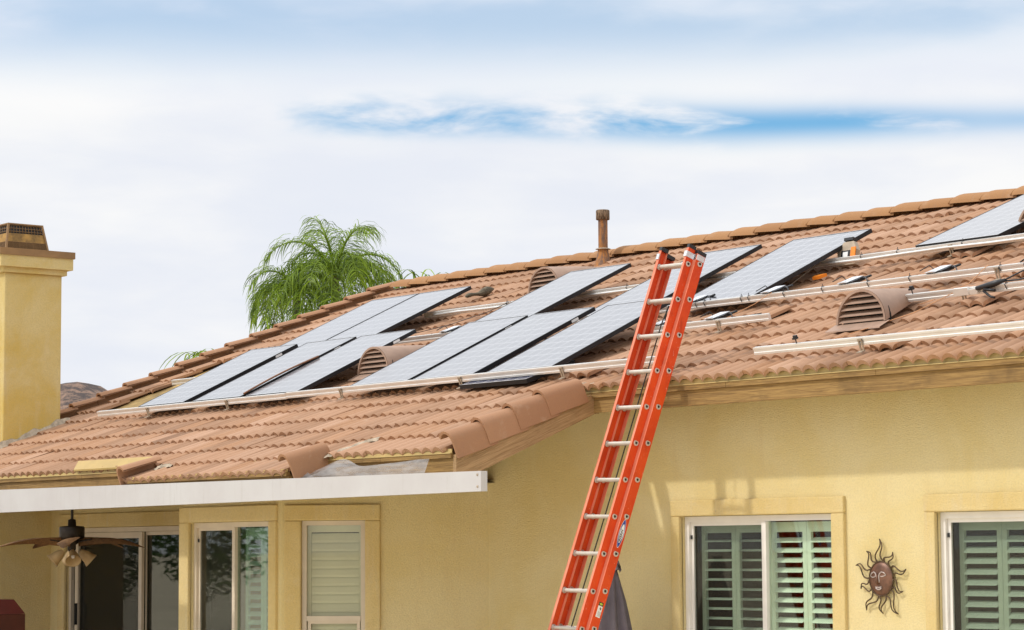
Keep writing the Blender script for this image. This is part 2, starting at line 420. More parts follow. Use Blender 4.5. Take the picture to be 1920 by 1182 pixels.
# ------------------------------------------------------------------ house
house = empty('house', (0, 0, 0), 'yellow stucco house with a terracotta tile roof and white framed windows', 'house')
def P(name, mb, mat, parent=None, **k): return mb.build(name, mat, parent or house, **k)

def wall_holes(o, u, n, U0, U1, Z0, Z1, holes, depth=.10, thick=.14):
    """flat wall along u with openings; n points outwards"""
    o, u, n = Vector(o), Vector(u), Vector(n); m = MB()
    us = sorted({U0, U1, *[h[0] for h in holes], *[h[1] for h in holes]}); zs = sorted({Z0, Z1, *[h[2] for h in holes], *[h[3] for h in holes]})
    for a, b in zip(us, us[1:]):
        for c, d in zip(zs, zs[1:]):
            if any(h[0] <= (a + b) / 2 <= h[1] and h[2] <= (c + d) / 2 <= h[3] for h in holes): continue
            m.quad(o + u * a + EZ * c, o + u * b + EZ * c, o + u * b + EZ * d, o + u * a + EZ * d)
    for a, b, c, d in holes:
        for p, q in (((a, c), (b, c)), ((b, c), (b, d)), ((b, d), (a, d)), ((a, d), (a, c))):
            A = o + u * p[0] + EZ * p[1]; B = o + u * q[0] + EZ * q[1]
            m.quad(A, B, B - n * depth, A - n * depth)
    return m
ZT = 3.35
# openings: right wall
W1 = (2.764, 4.605, .86, 2.074); W2 = (5.734, 7.58, .86, 2.066)
DG = Vector((-1, -1, 0)).normalized(); DN = Vector((1, -1, 0)).normalized()       # diagonal wall: along, outwards
W3 = (1.205, 1.838, .55, 2.091)
WB = (-3.13, -1.63, .75, 2.093)     # bay window
DO = (-7.56, -4.9, .05, 2.09)       # sliding door
P('wall', wall_holes((0, 0, 0), EX, -EY, 0, 9.4, 0, ZT, [W1, W2]), 'stucco', fix=False)
P('wall', wall_holes((0, 0, 0), DG, DN, 0, 2.0365, 0, 2.72, [W3]), 'stucco')
P('wall', wall_holes((0, -1.44, 0), EX, -EY, -3.29, -1.44, 0, 2.74, [WB]), 'stucco')
P('wall', MB().quad((-3.29, -1.44, 0), (-3.29, -1.44, 2.74), (-4.3, -.47, 2.95), (-4.3, -.47, 0)), 'stucco')
P('wall', wall_holes((0, -.47, 0), EX, -EY, -7.95, -4.3, 0, 3.1, [DO]), 'stucco')
P('wall', MB().quad((-7.95, -1.32, 0), (-7.95, -1.32, 2.7), (-7.95, -.47, 3.1), (-7.95, -.47, 0)).quad((-8.3, -1.32, 0), (-7.95, -1.32, 0), (-7.95, -1.32, 2.7), (-8.3, -1.32, 2.7)), 'stucco')
# far walls
P('wall', MB().add([(-8.3, -1.32, 0), (-8.3, 11.8, 0), (-8.3, 11.8, 2.78), (-8.3, R0Y + RIDGE_S * CP, R0Z + RIDGE_S * SP - .12), (-8.3, -1.32, 2.7)], [(0, 1, 2, 3, 4)]), 'stucco')
P('wall', MB().add([(9.4, 0, 0), (9.4, 11.8, 0), (9.4, 11.8, 2.78), (9.4, R0Y + RIDGE_S * CP, R0Z + RIDGE_S * SP - .12), (9.4, 0, 3.35)], [(0, 1, 2, 3, 4)]), 'stucco')
P('wall', MB().quad((-8.3, 11.8, 0), (9.4, 11.8, 0), (9.4, 11.8, 2.8), (-8.3, 11.8, 2.8)), 'stucco')
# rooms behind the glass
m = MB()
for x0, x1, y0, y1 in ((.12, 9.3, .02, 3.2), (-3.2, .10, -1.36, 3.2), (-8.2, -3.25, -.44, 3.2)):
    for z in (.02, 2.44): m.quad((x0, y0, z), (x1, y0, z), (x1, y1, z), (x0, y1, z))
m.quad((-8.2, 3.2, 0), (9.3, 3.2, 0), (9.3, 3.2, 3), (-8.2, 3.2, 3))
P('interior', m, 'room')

P('added_patio_ceiling', MB().quad((-8.3, -2.04, 2.47), (.1, -2.04, 2.47), (.1, -.0, 2.47), (-8.3, -.0, 2.47)), 'soffit')  # unseen ceiling added to darken the patio
# stucco pop-out trim round the openings
def trim(o, u, n, hole, tl, tr, tt, pr=.035):
    o, u, n = Vector(o), Vector(u), Vector(n); a, b, c, d = hole; m = MB()
    m.fbox(o, u, EZ, n, a - tl, a, c - .3, d, -.02, pr); m.fbox(o, u, EZ, n, b, b + tr, c - .3, d, -.02, pr)
    m.fbox(o, u, EZ, n, a - tl, b + tr, d, d + tt, -.02, pr)
    ob = P('window_trim', m, 'trim'); bv = ob.modifiers.new('soft', 'BEVEL'); bv.width = .012; bv.segments = 2; return ob
trim((0, 0, 0), EX, -EY, W1, .115, .145, .14)
trim((0, 0, 0), EX, -EY, W2, .115, .145, .14)
trim((0, 0, 0), DG, DN, W3, .15, .165, .155)
trim((0, -1.44, 0), EX, -EY, WB, .185, .13, .16)
trim((0, -.47, 0), EX, -EY, DO, .17, .17, .165)

# ---- windows
def frame4(m, o, u, n, a, b, c, d, wd, d0, d1):
    m.fbox(o, u, EZ, n, a, a + wd, c, d, d0, d1); m.fbox(o, u, EZ, n, b - wd, b, c, d, d0, d1)
    m.fbox(o, u, EZ, n, a + wd, b - wd, d - wd, d, d0, d1); m.fbox(o, u, EZ, n, a + wd, b - wd, c, c + wd, d0, d1)
def shutters(win, o, u, n, a, b, c, d, cnt, tilts, z_top, pitch, sl=.075, dep=-.17):
    """plantation shutters: panel frames joined, every slat its own sub-part"""
    o, u, n = Vector(o), Vector(u), Vector(n); wd = (b - a) / cnt; st = .048; m = MB()
    for i in range(cnt):
        x0, x1 = a + i * wd + .002, a + (i + 1) * wd - .002
        m.fbox(o, u, EZ, n, x0, x0 + st, c, d, dep - .014, dep + .014); m.fbox(o, u, EZ, n, x1 - st, x1, c, d, dep - .014, dep + .014)
        m.fbox(o, u, EZ, n, x0 + st, x1 - st, d - .085, d, dep - .012, dep + .012); m.fbox(o, u, EZ, n, x0 + st, x1 - st, c, c + .085, dep - .012, dep + .012)
    m.build('shutter_frame', 'shutter', win)
    me = None; L = wd - 2 * st - .008; base = org(win)
    k = 0
    while z_top - k * pitch > c + .11:
        for i in range(cnt):
            t = math.radians(tilts[i])
            if me is None or me[1] != tilts[i]:
                mb = MB(); y = n * math.cos(t) - EZ * math.sin(t); zz = EZ * math.cos(t) + n * math.sin(t)
                prof = [(-sl / 2, 0), (-sl / 4, .0045), (sl / 4, .0045), (sl / 2, 0), (sl / 4, -.0045), (-sl / 4, -.0045)]
                mb.prism(prof, u * (-L / 2), y, zz, u, L)
                cache = shutters.cache.setdefault((tilts[i], round(L, 3), tuple(round(q, 3) for q in u)), mb.mesh('slat', M['shutter']))
                me = (cache, tilts[i])
            share('slat', me[0], win, o + u * (a + (i + .5) * wd) + EZ * (z_top - k * pitch) + n * dep - base)
        k += 1
shutters.cache = {}
def sliding_window(o, u, n, H, split, name='window', gl='glass', tilts=(8, 8, 26, 26), slats=True, label=None, fm='vinyl'):
    o, u, n = Vector(o), Vector(u), Vector(n); a, b, c, d = H
    m = MB(); frame4(m, o, u, n, a + .003, b - .003, c, d - .003, .05, -.085, -.035)
    win = P(name, m, fm, label=label)
    m = MB(); frame4(m, o, u, n, a + .055, split + .02, c + .05, d - .052, .032, -.080, -.060); m.build('sash', fm, win)
    MB().fbox(o, u, EZ, n, split - .022, split + .03, c + .05, d - .055, -.088, -.028).build('mullion', fm, win)
    MB().fbox(o, u, EZ, n, a + .085, split - .02, c + .08, d - .084, -.0675, -.0655).build('screen', 'screen', win)
    MB().fbox(o, u, EZ, n, a + .085, split - .02, c + .08, d - .084, -.0795, -.0765).build('pane', gl, win)
    MB().fbox(o, u, EZ, n, split + .03, b - .05, c + .05, d - .05, -.0665, -.0625).build('pane', gl, win)
    MB().fbox(o, u, EZ, n, a + .060, a + .075, d - .20, d - .165, -.058, -.048).build('latch', 'blackplastic', win)
    if slats: shutters(win, o, u, n, a + .085, b - .03, c + .05, d - .062, len(tilts), tilts, d - .215, .084)
    return win
sliding_window((0, 0, 0), EX, -EY, W1, 3.755, tilts=(16, 16, 36, 36))
sliding_window((0, 0, 0), EX, -EY, W2, 6.72, tilts=(42, 42, 42, 42))
bw = sliding_window((0, -1.44, 0), EX, -EY, WB, -2.36, gl='glassbay', slats=False, fm='vinylshade')
shutters(bw, Vector((0, -1.44, 0)), EX, -EY, -2.33, -1.66, .8, 2.03, 2, (40, 40), 1.93, .084)
# single-hung window with closed shutters on the diagonal wall
m = MB(); frame4(m, Vector(), DG, DN, W3[0] + .003, W3[1] - .003, W3[2], W3[3] - .003, .045, -.07, -.02)
m.fbox(Vector(), DG, EZ, DN, W3[0] + .05, W3[1] - .05, 1.115, 1.165, -.075, -.015)
hw = P('window', m, 'vinylshade')
MB().fbox(Vector(), DG, EZ, DN, W3[0] + .046, W3[1] - .046, 1.16, W3[3] - .046, -.052, -.048).build('pane', 'glasspale', hw)
MB().fbox(Vector(), DG, EZ, DN, W3[0] + .046, W3[1] - .046, .6, 1.115, -.062, -.058).build('pane', 'glasspale', hw)
m = MB(); frame4(m, Vector(), DG, DN, W3[0] + .06, W3[1] - .06, .6, 1.12, .03, -.058, -.03); m.build('sash', 'vinylshade', hw)
shutters(hw, Vector(), DG, DN, W3[0] + .03, W3[1] - .03, W3[2], W3[3] - .03, 1, (76,), W3[3] - .17, .084, .094, -.12)
# sliding patio door
o = Vector((0, -.47, 0)); a, b, c, d = DO
m = MB(); frame4(m, o, EX, -EY, a + .003, b - .003, c, d - .003, .055, -.10, -.03)
dr = P('sliding_door', m, 'vinylshade')
m = MB(); frame4(m, o, EX, -EY, a + .17, -5.83, c + .06, d - .062, .07, -.055, -.02); m.build('screen_frame', 'vinylshade', dr)
MB().fbox(o, EX, EZ, -EY, a + .24, -5.90, c + .13, d - .13, -.040, -.037).build('screen', 'screen', dr)
MB().fbox(o, EX, EZ, -EY, a + .06, -5.84, c + .06, d - .06, -.075, -.071).build('pane', 'glassdoor', dr)
m = MB(); frame4(m, o, EX, -EY, -5.86, b - .06, c + .06, d - .06, .04, -.10, -.075); m.build('sash', 'vinylshade', dr)
MB().fbox(o, EX, EZ, -EY, -5.82, b - .10, c + .10, d - .10, -.09, -.086).build('pane', 'glassdoor', dr)
MB().fbox(o, EX, EZ, -EY, a + .21, a + .235, .95, 1.20, -.02, .01).build('handle', 'blackplastic', dr)

# ---- roof: deck, boards, tiles
rf = MB()
TH = .10
def slab(m, x0, x1, s0, s1, h0, h1):
    m.fbox(Vector((0, R0Y, R0Z)), EX, S_UP, N_UP, x0, x1, s0, s1, h0, h1)
m = MB(); slab(m, XL, XR, S0 + .05, RIDGE_S, -.13, -.075)
slab(m, XL, XB - .02, -1.93, S0 + .05, -.13, -.075)
slab(m, -2.72, .12, -2.33, -1.93, -.13, -.075)
ridge_p = roof(0, RIDGE_S, -.075)
m.add([(XL, ridge_p.y, ridge_p.z), (XR, ridge_p.y, ridge_p.z), (XR, 12.2, 2.76), (XL, 12.2, 2.76)], [(0, 1, 2, 3)])
roof_o = P('roof', m, 'soffit')
m = MB(); slab(m, -8.5, -6.2, .2, 3.0, -.0745, -.066); m.build('underlayment', 'underlay', roof_o)

RIB = .148; TW = 2 * RIB
AMP = .052
def rib_h(t):
    t = t % 1.0
    return -AMP + AMP * (max(0.0, math.sin(PI * t)) ** .62)
ts = []
for rr in range(2): ts += [rr + q for q in (0, .10, .25, .42, .54, .60, .66, .80, .90)]
ts.append(2.0)
PH0 = .40                      # a tile starts on the flank of a rib
def tile_mesh(lift):
    L = .452; TK = .021; m = MB(); top0 = []; top1 = []; bot = []
    for t in ts:
        x = t * RIB; hh = rib_h(t + PH0) + lift * (1 - t / 2.0) * 1.0
        top0.append((x, 0, hh)); top1.append((x, L, hh - .027)); bot.append((x, .006, hh - TK - .014 * (1 + rib_h(t + PH0) / AMP)))
    n = len(ts)
    m.add(top0 + top1, [(i, i + 1, n + i + 1, n + i) for i in range(n - 1)], True)
    m.add(bot + top0, [(i, i + 1, n + i + 1, n + i) for i in range(n - 1)], False)
    m.add([top0[0], top1[0], (top1[0][0], L, top1[0][2] - TK), bot[0]], [(0, 1, 2, 3)])
    m.add([top0[-1], top1[-1], (top1[-1][0], L, top1[-1][2] - TK), bot[-1]], [(3, 2, 1, 0)])
    return m
TMB = [tile_mesh(l) for l in (.004, .006, .0025)]
TME = [t.mesh('roof_tile', M['tile']) for t in TMB]
ROT = Matrix(((1, 0, 0), (0, CP, -SP), (0, SP, CP))).to_4x4()

def project(p):
    c = p - EYE; z = c.dot(FW)
    return 512 + 2470.9 * c.dot(RT) / z, 315 - 2470.9 * c.dot(UP) / z, z
PANELS = [  # x0, x1, foot height kind: (row) lower / upper / flat
    ('lower', -6.19, -5.19), ('lower', -4.985, -3.99), ('lower', -3.885, -2.86), ('lower', -1.90, -.90), ('lower', -.82, .165), ('lower', .37, 1.36),
    ('upper', -6.42, -5.43), ('upper', -5.41, -4.385), ('upper', -2.53, -1.49), ('upper', -.42, .57), ('upper', 1.04, 2.125)]
def covered(x, s):
    for row, x0, x1 in PANELS:
        if x0 + .1 < x < x1 - .1 and ((row == 'lower' and .15 < s < 1.6) or (row == 'upper' and 1.9 < s < 3.5)): return True
    return 3.3 < x < 4.1 and 3.3 < s < 4.6
def bare(x, s):
    # strip beside the first panel where the tiles were lifted off
    if .42 < s < 2.45:
        k = (s - .3) / 2.2
        return -7.95 - .30 * k < x < -5.3
    return False
VENTS = [(4.53, .455), (-2.56, .455), (-3.27, 3.40), (4.30, 3.12)]
cells = []
def course(k, x0, x1):
    s = S0 + k * CO; off = (k % 2) * RIB
    i0 = int(math.floor((x0 - off) / TW)); x = i0 * TW + off
    while x < x1 - .02:
        if x > x0 - TW * .6 and x + TW < x1 + TW * .6:
            xc = x + TW / 2
            if not bare(xc, s + .2): cells.append((x, s, xc))
        x += TW
for k in range(0, 15): course(k, XL + .05, XR)
for k in range(-4, 0): course(k, XL + .05, XB - .02)
course(-5, -2.70, .12)
scored = []
for x, s, xc in cells:
    p = roof(xc, s + .1, 0); px, py, z = project(p)
    vis = -10 < px < 1034 and -10 < py < 640 and not covered(xc, s + .2)
    scored.append((0 if vis else 1, z, x, s))
scored.sort()
stuff = MB()
rng = random.Random(3)
for idx, (a_, z_, x, s) in enumerate(scored):
    jit = Matrix.Translation(roof(x, s + rng.uniform(-.006, .006), rng.uniform(-.0025, .0035))) @ ROT @ Matrix.Rotation(rng.gauss(0, .010), 4, 'Z') @ Matrix.Rotation(rng.gauss(0, .008), 4, 'X') @ Matrix.Rotation(rng.gauss(0, .007), 4, 'Y')
    q = rng.randrange(3)
    if idx < 300 and a_ == 0:
        share('roof_tile', TME[q], roof_o, None, jit)
    else:
        t = TMB[q]; stuff.add([jit @ v for v in t.v], t.f); stuff.sm[-len(t.f):] = t.sm
so = stuff.build('roof_tiles', 'tiles', roof_o, kind='stuff')

# loose tiles left along the bare strip, tipped up beside the rake
me_r = TME[0]
for i, (x, s, rz) in enumerate([(-8.36, .84, .02), (-8.40, 1.25, .03), (-8.42, 1.66, .02), (-8.43, 2.06, .04), (-8.33, 2.44, .02), (-8.30, .45, .01)]):
    share('roof_tile', TME[i % 3], roof_o, None, Matrix.Translation(roof(x, s, .012)) @ ROT @ Matrix.Rotation(rz, 4, 'Z'))
# a few tiles tipped up where the rail feet go through
for x, s in ((1.56, -.02), (5.30, -.02), (5.32, 1.13), (2.52, 1.33), (3.66, 3.06), (5.18, 2.02), (.02, -.01)):
    share('roof_tile', TME[1], roof_o, None, Matrix.Translation(roof(x, s + .02, .030)) @ ROT @ Matrix.Rotation(.05, 4, 'X') @ Matrix.Rotation(-.03, 4, 'Z'))

# ridge tiles
def barrel(name, mat, r0, r1, L, tk=.016, n=10, span=PI * .94):
    m = MB(); a0 = (PI - span) / 2
    A = [(math.cos(a0 + span * i / n), math.sin(a0 + span * i / n)) for i in range(n + 1)]
    m.add([(0, c * r0, s_ * r0) for c, s_ in A] + [(L, c * r1, s_ * r1) for c, s_ in A], [(i, i + 1, n + i + 2, n + i + 1) for i in range(n)], True)
    m.add([(0, c * r0, s_ * r0) for c, s_ in A] + [(0, c * (r0 - tk), s_ * (r0 - tk)) for c, s_ in A], [(i, n + 1 + i, n + 2 + i, i + 1) for i in range(n)])
    m.add([(L, c * r1, s_ * r1) for c, s_ in A] + [(L, c * (r1 - tk), s_ * (r1 - tk)) for c, s_ in A], [(i, i + 1, n + 2 + i, n + 1 + i) for i in range(n)])
    m.add([(0, c * (r0 - tk), s_ * (r0 - tk)) for c, s_ in A] + [(L, c * (r1 - tk), s_ * (r1 - tk)) for c, s_ in A], [(i, n + 1 + i, n + 2 + i, i + 1) for i in range(n)], True)
    return m
def ridge_mesh():
    m = MB(); L = .47; n = 10
    def f(i, j):                                  # rounded hip-end at the low (left) side, flat along
        a = PI * .03 + PI * .94 * i
        ease = 1 - .30 * (max(0, 1 - j / .28)) ** 2.0
        r = (.150 - .028 * j) * (.86 + .14 * ease)
        return Vector((L * j, math.cos(a) * (.158 - .02 * j), -.035 + math.sin(a) * .125 * ease - .03 * j + .012))
    m.grid(f, n, 7, True)
    m.tube([(0.006, math.cos(PI * .03 + PI * .94 * i / 10) * .155, -.023 + math.sin(PI * .03 + PI * .94 * i / 10) * .085) for i in range(11)], .011, 4)
    return m
RM = ridge_mesh().mesh('ridge_tile', M['ridge'])
rp = roof(0, RIDGE_S)
x = XL + .05; i = 0
while x < XR:
    share('ridge_tile', RM, roof_o, None, Matrix.Translation((x, rp.y, rp.z - .005 + rng.uniform(-.006, .006))) @ Matrix.Rotation(rng.gauss(0, .012), 4, 'Z') @ Matrix.Rotation(rng.gauss(0, .010), 4, 'Y'))
    x += .42; i += 1
# rake tiles: rounded crest with an apron down the outer face
def rake_mesh(side, R=.075, drop=.15):
    m = MB(); L = .46; prof = []
    for i in range(8):
        a = PI * (.86 - .86 * i / 7); prof.append((math.cos(a) * R, math.sin(a) * R * .95 + .012))
    prof += [(R + .006, -drop * .5), (R + .010, -drop)]
    inner = [(p * .86 if abs(p) < R * 1.01 else p - .016, q - (.015 if q > 0 else 0)) for p, q in prof]
    n = len(prof)
    def v(p, y, dz): return (side * p[0], y, p[1] + dz)
    F = lambda a, b: [(i, i + 1, b + i + 1, b + i) if side > 0 else (i, b + i, b + i + 1, i + 1) for i in range(a)]
    m.add([v((p[0] * 1.05, p[1] * 1.05), 0, .026) for p in prof] + [v((p[0] * .93, p[1] * .95), L, -.016) for p in prof], F(n - 1, n), True)
    m.add([v(p, 0, .022) for p in inner] + [v((p[0] * 1.05, p[1] * 1.05), 0, .026) for p in prof], F(n - 1, n))
    m.add([v(p, L, -.012) for p in inner] + [v(p, 0, .022) for p in inner], F(n - 1, n), True)
    return m
RKL = rake_mesh(-1).mesh('rake_tile', M['rake']); RKR = rake_mesh(1, .088, .140).mesh('rake_tile', M['rake'])
for k in range(-4, 15):
    share('rake_tile', RKL, roof_o, None, Matrix.Translation(roof(-8.60 + rng.uniform(-.008, .008), S0 + k * CO - .02, .012)) @ ROT)
for k in range(-4, 1):
    if k < 0: share('rake_tile', RKR, roof_o, None, Matrix.Translation(roof(2.098, S0 - 4 * CO + (k + 4) * .366 + .005, .004)) @ ROT @ Matrix.Rotation(rng.gauss(0, .01), 4, 'Z'))
share('rake_tile', RKL, roof_o, None, Matrix.Translation(roof(-2.72, S0 - 5 * CO - .02, .014)) @ ROT)
share('rake_tile', RKR, roof_o, None, Matrix.Translation(roof(.20, S0 - 5 * CO - .01, .020)) @ ROT)
# cement patches where the roofs meet
m = MB()
def patch(cx, cs, L, W, ang, hh=.02):
    m = MB(); c = roof(cx, cs, -.004); u = EX * math.cos(ang) + S_UP * math.sin(ang); v = -EX * math.sin(ang) + S_UP * math.cos(ang)
    def f(i, j):
        e = 4 * i * (1 - i) * 4 * j * (1 - j)
        return c + u * ((i - .5) * L) + v * ((j - .5) * W * (.8 + .3 * math.sin(i * 9))) + N_UP * (hh * min(1, e * 1.4) - .02 + .006 * math.sin(i * 23 + j * 11))
    m.grid(f, 12, 5, True); m.build('mortar', 'mortar', roof_o)
patch(.33, -1.86, .30, .12, 1.25); patch(.45, -1.62, .36, .10, 1.0); patch(-2.55, -1.98, .22, .12, .4); patch(2.03, -.27, .26, .13, .5)

# eaves
def eave(x0, x1, yf, zf0, zf1, zs1, zc1, splits):
    xs = [x0] + [q for q in splits if x0 < q < x1] + [x1]
    for a, b in zip(xs, xs[1:]):
        P('drip_board', MB().box(a + .002, b - .002, yf - .024, yf + .02, zf1 + .001, zs1), 'fascia')
    m = MB().box(x0, x1, yf - .014, yf - .006, zs1 + .0008, zc1); m.box(x0, x1, yf - .030, yf - .0145, zs1 + .0008, zs1 + .008)
    P('eave_closure', m, 'closure')
    P('fascia_board', MB().box(x0, x1, yf, yf + .045, zf0, zf1), 'fascia')
eave(2.03, 9.6, -.50, 3.003, 3.134, 3.178, 3.228, (3.9, 5.6, 7.1))
eave(XL, 2.13, -2.045, 2.456, 2.574, 2.611, 2.652, (-6.6, -4.3, -1.2, .30, 1.1))
eave(-2.70, .16, -2.415, 2.30, 2.472, 2.508, 2.535, (-1.2,))
# rake board on the right end of the lower roof
P('rake_board', MB().prism([(-2.045, 2.456), (-1.80, 2.456), (-.455, 3.006), (-.455, 3.185), (-2.045, 2.60)], (2.13, 0, 0), EY, EZ, EX, .045), 'rakewood')
P('fascia_end', MB().box(2.03, 2.13, -.498, -.40, 3.0, 3.18), 'rakewood')
# left rake board
P('rake_board', MB().fbox(Vector((-8.66, R0Y, R0Z)), EX, S_UP, N_UP, 0, .04, -1.95, RIDGE_S - .02, -.26, -.08), 'rakewood')
# painted sheet metal strip lying on the left eave
P('metal_flashing', MB().quad((-4.42, -2.10, 2.668), (-3.02, -2.10, 2.664), (-2.98, -1.985, 2.762), (-4.52, -1.99, 2.765)).quad((-4.42, -2.10, 2.668), (-3.02, -2.10, 2.664), (-3.02, -2.098, 2.646), (-4.42, -2.098, 2.65)), 'flash')

# ---- roof vents: half cones with a louvred front
def vent(cx, y0, tilt=0.0):
    R = .285; z0 = R0Z + (y0 - R0Y) * SP / CP + .035
    m = MB(); n = 18; Lb = .95
    def f(i, j):
        a = PI * i; r = R * (1 - j) ** .92
        return Vector((cx + math.cos(a) * r, y0 + Lb * CP * j, z0 + Lb * SP * j + math.sin(a) * r * (1.0 - .0 * j)))
    m.grid(f, n, 8, True)
    m.grid(lambda i, j: Vector((cx + math.cos(PI * i) * (R - .022 * j), y0 - .004, z0 + math.sin(PI * i) * (R - .022 * j))), n, 1, False)
    m.grid(lambda i, j: Vector((cx + math.cos(PI * i) * (R - .022), y0 - .004 + .05 * j, z0 + math.sin(PI * i) * (R - .022))), n, 1, True)
    v = m.build('roof_vent', 'vent', house)
    for k in range(5):
        zz = .015 + k * .052; hw = math.sqrt(max(0, (R - .03) ** 2 - (zz + .03) ** 2))
        hb = math.sqrt(max(0, (R - .026) ** 2 - zz ** 2))
        MB().add([(cx - hb, y0 + .002, z0 + zz), (cx + hb, y0 + .002, z0 + zz), (cx + hw, y0 + .055, z0 + zz + .040), (cx - hw, y0 + .055, z0 + zz + .040),
                  (cx - hb, y0 + .002, z0 + zz - .006), (cx + hb, y0 + .002, z0 + zz - .006)], [(0, 1, 2, 3), (4, 5, 1, 0)]).build('slat', 'vent', v)
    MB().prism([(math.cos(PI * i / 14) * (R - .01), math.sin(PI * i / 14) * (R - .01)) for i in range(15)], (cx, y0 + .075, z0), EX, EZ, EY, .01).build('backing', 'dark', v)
    m = MB(); m.quad((cx - R - .03, y0 - .11, z0 - .062), (cx + R + .03, y0 - .11, z0 - .062), (cx + R + .03, y0 + .02, z0 + .004), (cx - R - .03, y0 + .02, z0 + .004))
    m.quad((cx - R - .03, y0 - .11, z0 - .062), (cx - R - .03, y0 - .112, z0 - .072), (cx + R + .03, y0 - .112, z0 - .072), (cx + R + .03, y0 - .11, z0 - .062)); m.build('flange', 'vent', v)
for c_ in VENTS: vent(*c_)

# ---- vent pipe
pc = Vector((-3.83, 4.807, 0))
zb = R0Z + (pc.y - R0Y) * SP / CP
vp = MB().lathe((pc.x, pc.y, 0), [(.058, zb - .1), (.058, 5.84)], 18).build('vent_pipe', 'rust', house)
MB().lathe((pc.x, pc.y, 0), [(.0, 5.925), (.078, 5.93), (.084, 5.92), (.084, 5.812), (.074, 5.808), (.059, 5.815)], 18).build('cap', 'rustcap', vp)
MB().lathe((pc.x, pc.y, 0), [(.060, 5.462), (.092, 5.452), (.094, 5.446), (.062, 5.444)], 18).build('collar', 'alu_dull', vp)
MB().lathe((pc.x, pc.y, 0), [(.062, 5.447), (.068, 5.40), (.095, 5.30), (.125, zb - .08)], 18).build('pipe_boot', 'rust', vp)

# ---- chimney
CX0, CX1, CY0, CY1, CZ = -9.05, -8.22, -.99, -.215, 5.20
ch = P('chimney', MB().box(CX0, CX1, CY0, CY1, 0, CZ), 'stucco_ochre')
bv = ch.modifiers.new('soft', 'BEVEL'); bv.width = .018; bv.segments = 2
MB().box(CX0 - .05, CX1 + .04, CY0 - .045, CY1 + .045, CZ - .005, CZ + .062).build('cornice', 'stucco_ochre', ch)
MB().box(CX0 - .11, CX1 + .085, CY0 - .10, CY1 + .105, CZ + .062, CZ + .202).build('cornice', 'stucco_ochre', ch)
MB().box(CX0 - .13, CX1 + .10, CY0 - .12, CY1 + .125, CZ + .202, CZ + .285).build('chimney_cap', 'brownmetal', ch)
# spark arrestor: tapered cage of louvres and panels
z0, z1 = CZ + .285, CZ + .60
B0 = (CX0 + .10, CX1 - .02, CY0 + .02, CY1 - .19); ins = .055
def lerp(t): return (B0[0] + ins * t, B0[1] - ins * t, B0[2] + ins * t, B0[3] - ins * t)
ar = MB()
for sx in (0, 1):
    for sy in (2, 3):
        p0 = Vector((lerp(0)[sx], lerp(0)[sy], z0)); p1 = Vector((lerp(1)[sx], lerp(1)[sy], z1)); ar.tube([p0, p1], .017, 4, False)
a_ = lerp(1); ar.box(a_[0] - .012, a_[1] + .012, a_[2] - .012, a_[3] + .012, z1 - .004, z1 + .012)
ca = ar.build('spark_arrestor', 'brownmetal', ch)
m = MB(); q0, q1 = lerp(.30), lerp(.64)
for (ax, ay, bx, by) in ((1, 2, 1, 3), (0, 2, 1, 2)):
    A0 = Vector((q0[ax], q0[ay], z0 + .30 * (z1 - z0))); B0_ = Vector((q0[bx], q0[by], z0 + .30 * (z1 - z0))); A1 = Vector((q1[ax], q1[ay], z0 + .64 * (z1 - z0))); B1 = Vector((q1[bx], q1[by], z0 + .64 * (z1 - z0)))
    m.quad(A0, B0_, B1, A1)
m.build('cap_panel', 'rustpanel', ch)
m = MB()
for k in range(9):
    t = (.02 + .28 * k / 8) if k < 9 else 0; q = lerp(t); zz = z0 + t * (z1 - z0)
    m.fbox(Vector((0, 0, zz)), EX, EY, EZ, q[1] - .012, q[1] + .004, q[2], q[3], -.002, .003); m.fbox(Vector((0, 0, zz)), EX, EY, EZ, q[0], q[1], q[2] - .004, q[2] + .012, -.002, .003)
for t in (.72, .84, .96):
    q = lerp(t); zz = z0 + t * (z1 - z0)
    m.fbox(Vector((0, 0, zz)), EX, EY, EZ, q[1] - .006, q[1], q[2], q[3], -.002, .002); m.fbox(Vector((0, 0, zz)), EX, EY, EZ, q[0], q[1], q[2], q[2] + .006, -.002, .002)
for k in range(13):
    for t0, t1 in ((.64, 1.0), (.0, .3)):
        if t0 == 0 and k % 2: continue
        y = k / 12; a0, a1 = lerp(t0), lerp(t1)
        m.tube([(a0[1] - .006, a0[2] + (a0[3] - a0[2]) * y, z0 + t0 * (z1 - z0)), (a1[1] - .006, a1[2] + (a1[3] - a1[2]) * y, z0 + t1 * (z1 - z0))], .003, 4)
        m.tube([(a0[0] + (a0[1] - a0[0]) * y, a0[2] + .006, z0 + t0 * (z1 - z0)), (a1[0] + (a1[1] - a1[0]) * y, a1[2] + .006, z0 + t1 * (z1 - z0))], .003, 4)
m.build('grille', 'brownmetal', ch)
m = MB(); qa, qb = lerp(0), lerp(1)
m.add([(qa[i], qa[j], z0) for i, j in ((0, 2), (1, 2), (1, 3), (0, 3))] + [(qb[i], qb[j], z1 - .006) for i, j in ((0, 2), (1, 2), (1, 3), (0, 3))], [(0, 1, 5, 4), (1, 2, 6, 5), (2, 3, 7, 6), (3, 0, 4, 7), (4, 5, 6, 7)])
for v in m.v: v.x += (-.012 if v.x > -8.6 else .012); v.y += (-.012 if v.y > -.6 else .012)
m.build('mesh_lining', 'bronze', ch)
# cement along the chimney foot
m = MB()
def f(i, j):
    s = -.86 + 1.04 * i; p = roof(CX1 + .004 + .04 * j, s, .0)
    return p + EZ * ((.035 + .02 * math.sin(i * 17)) * (1 - j) - .03 * j + .008 * math.sin(i * 41 + j * 5))
m.grid(f, 30, 3, True); m.build('mortar', 'mortar', ch)

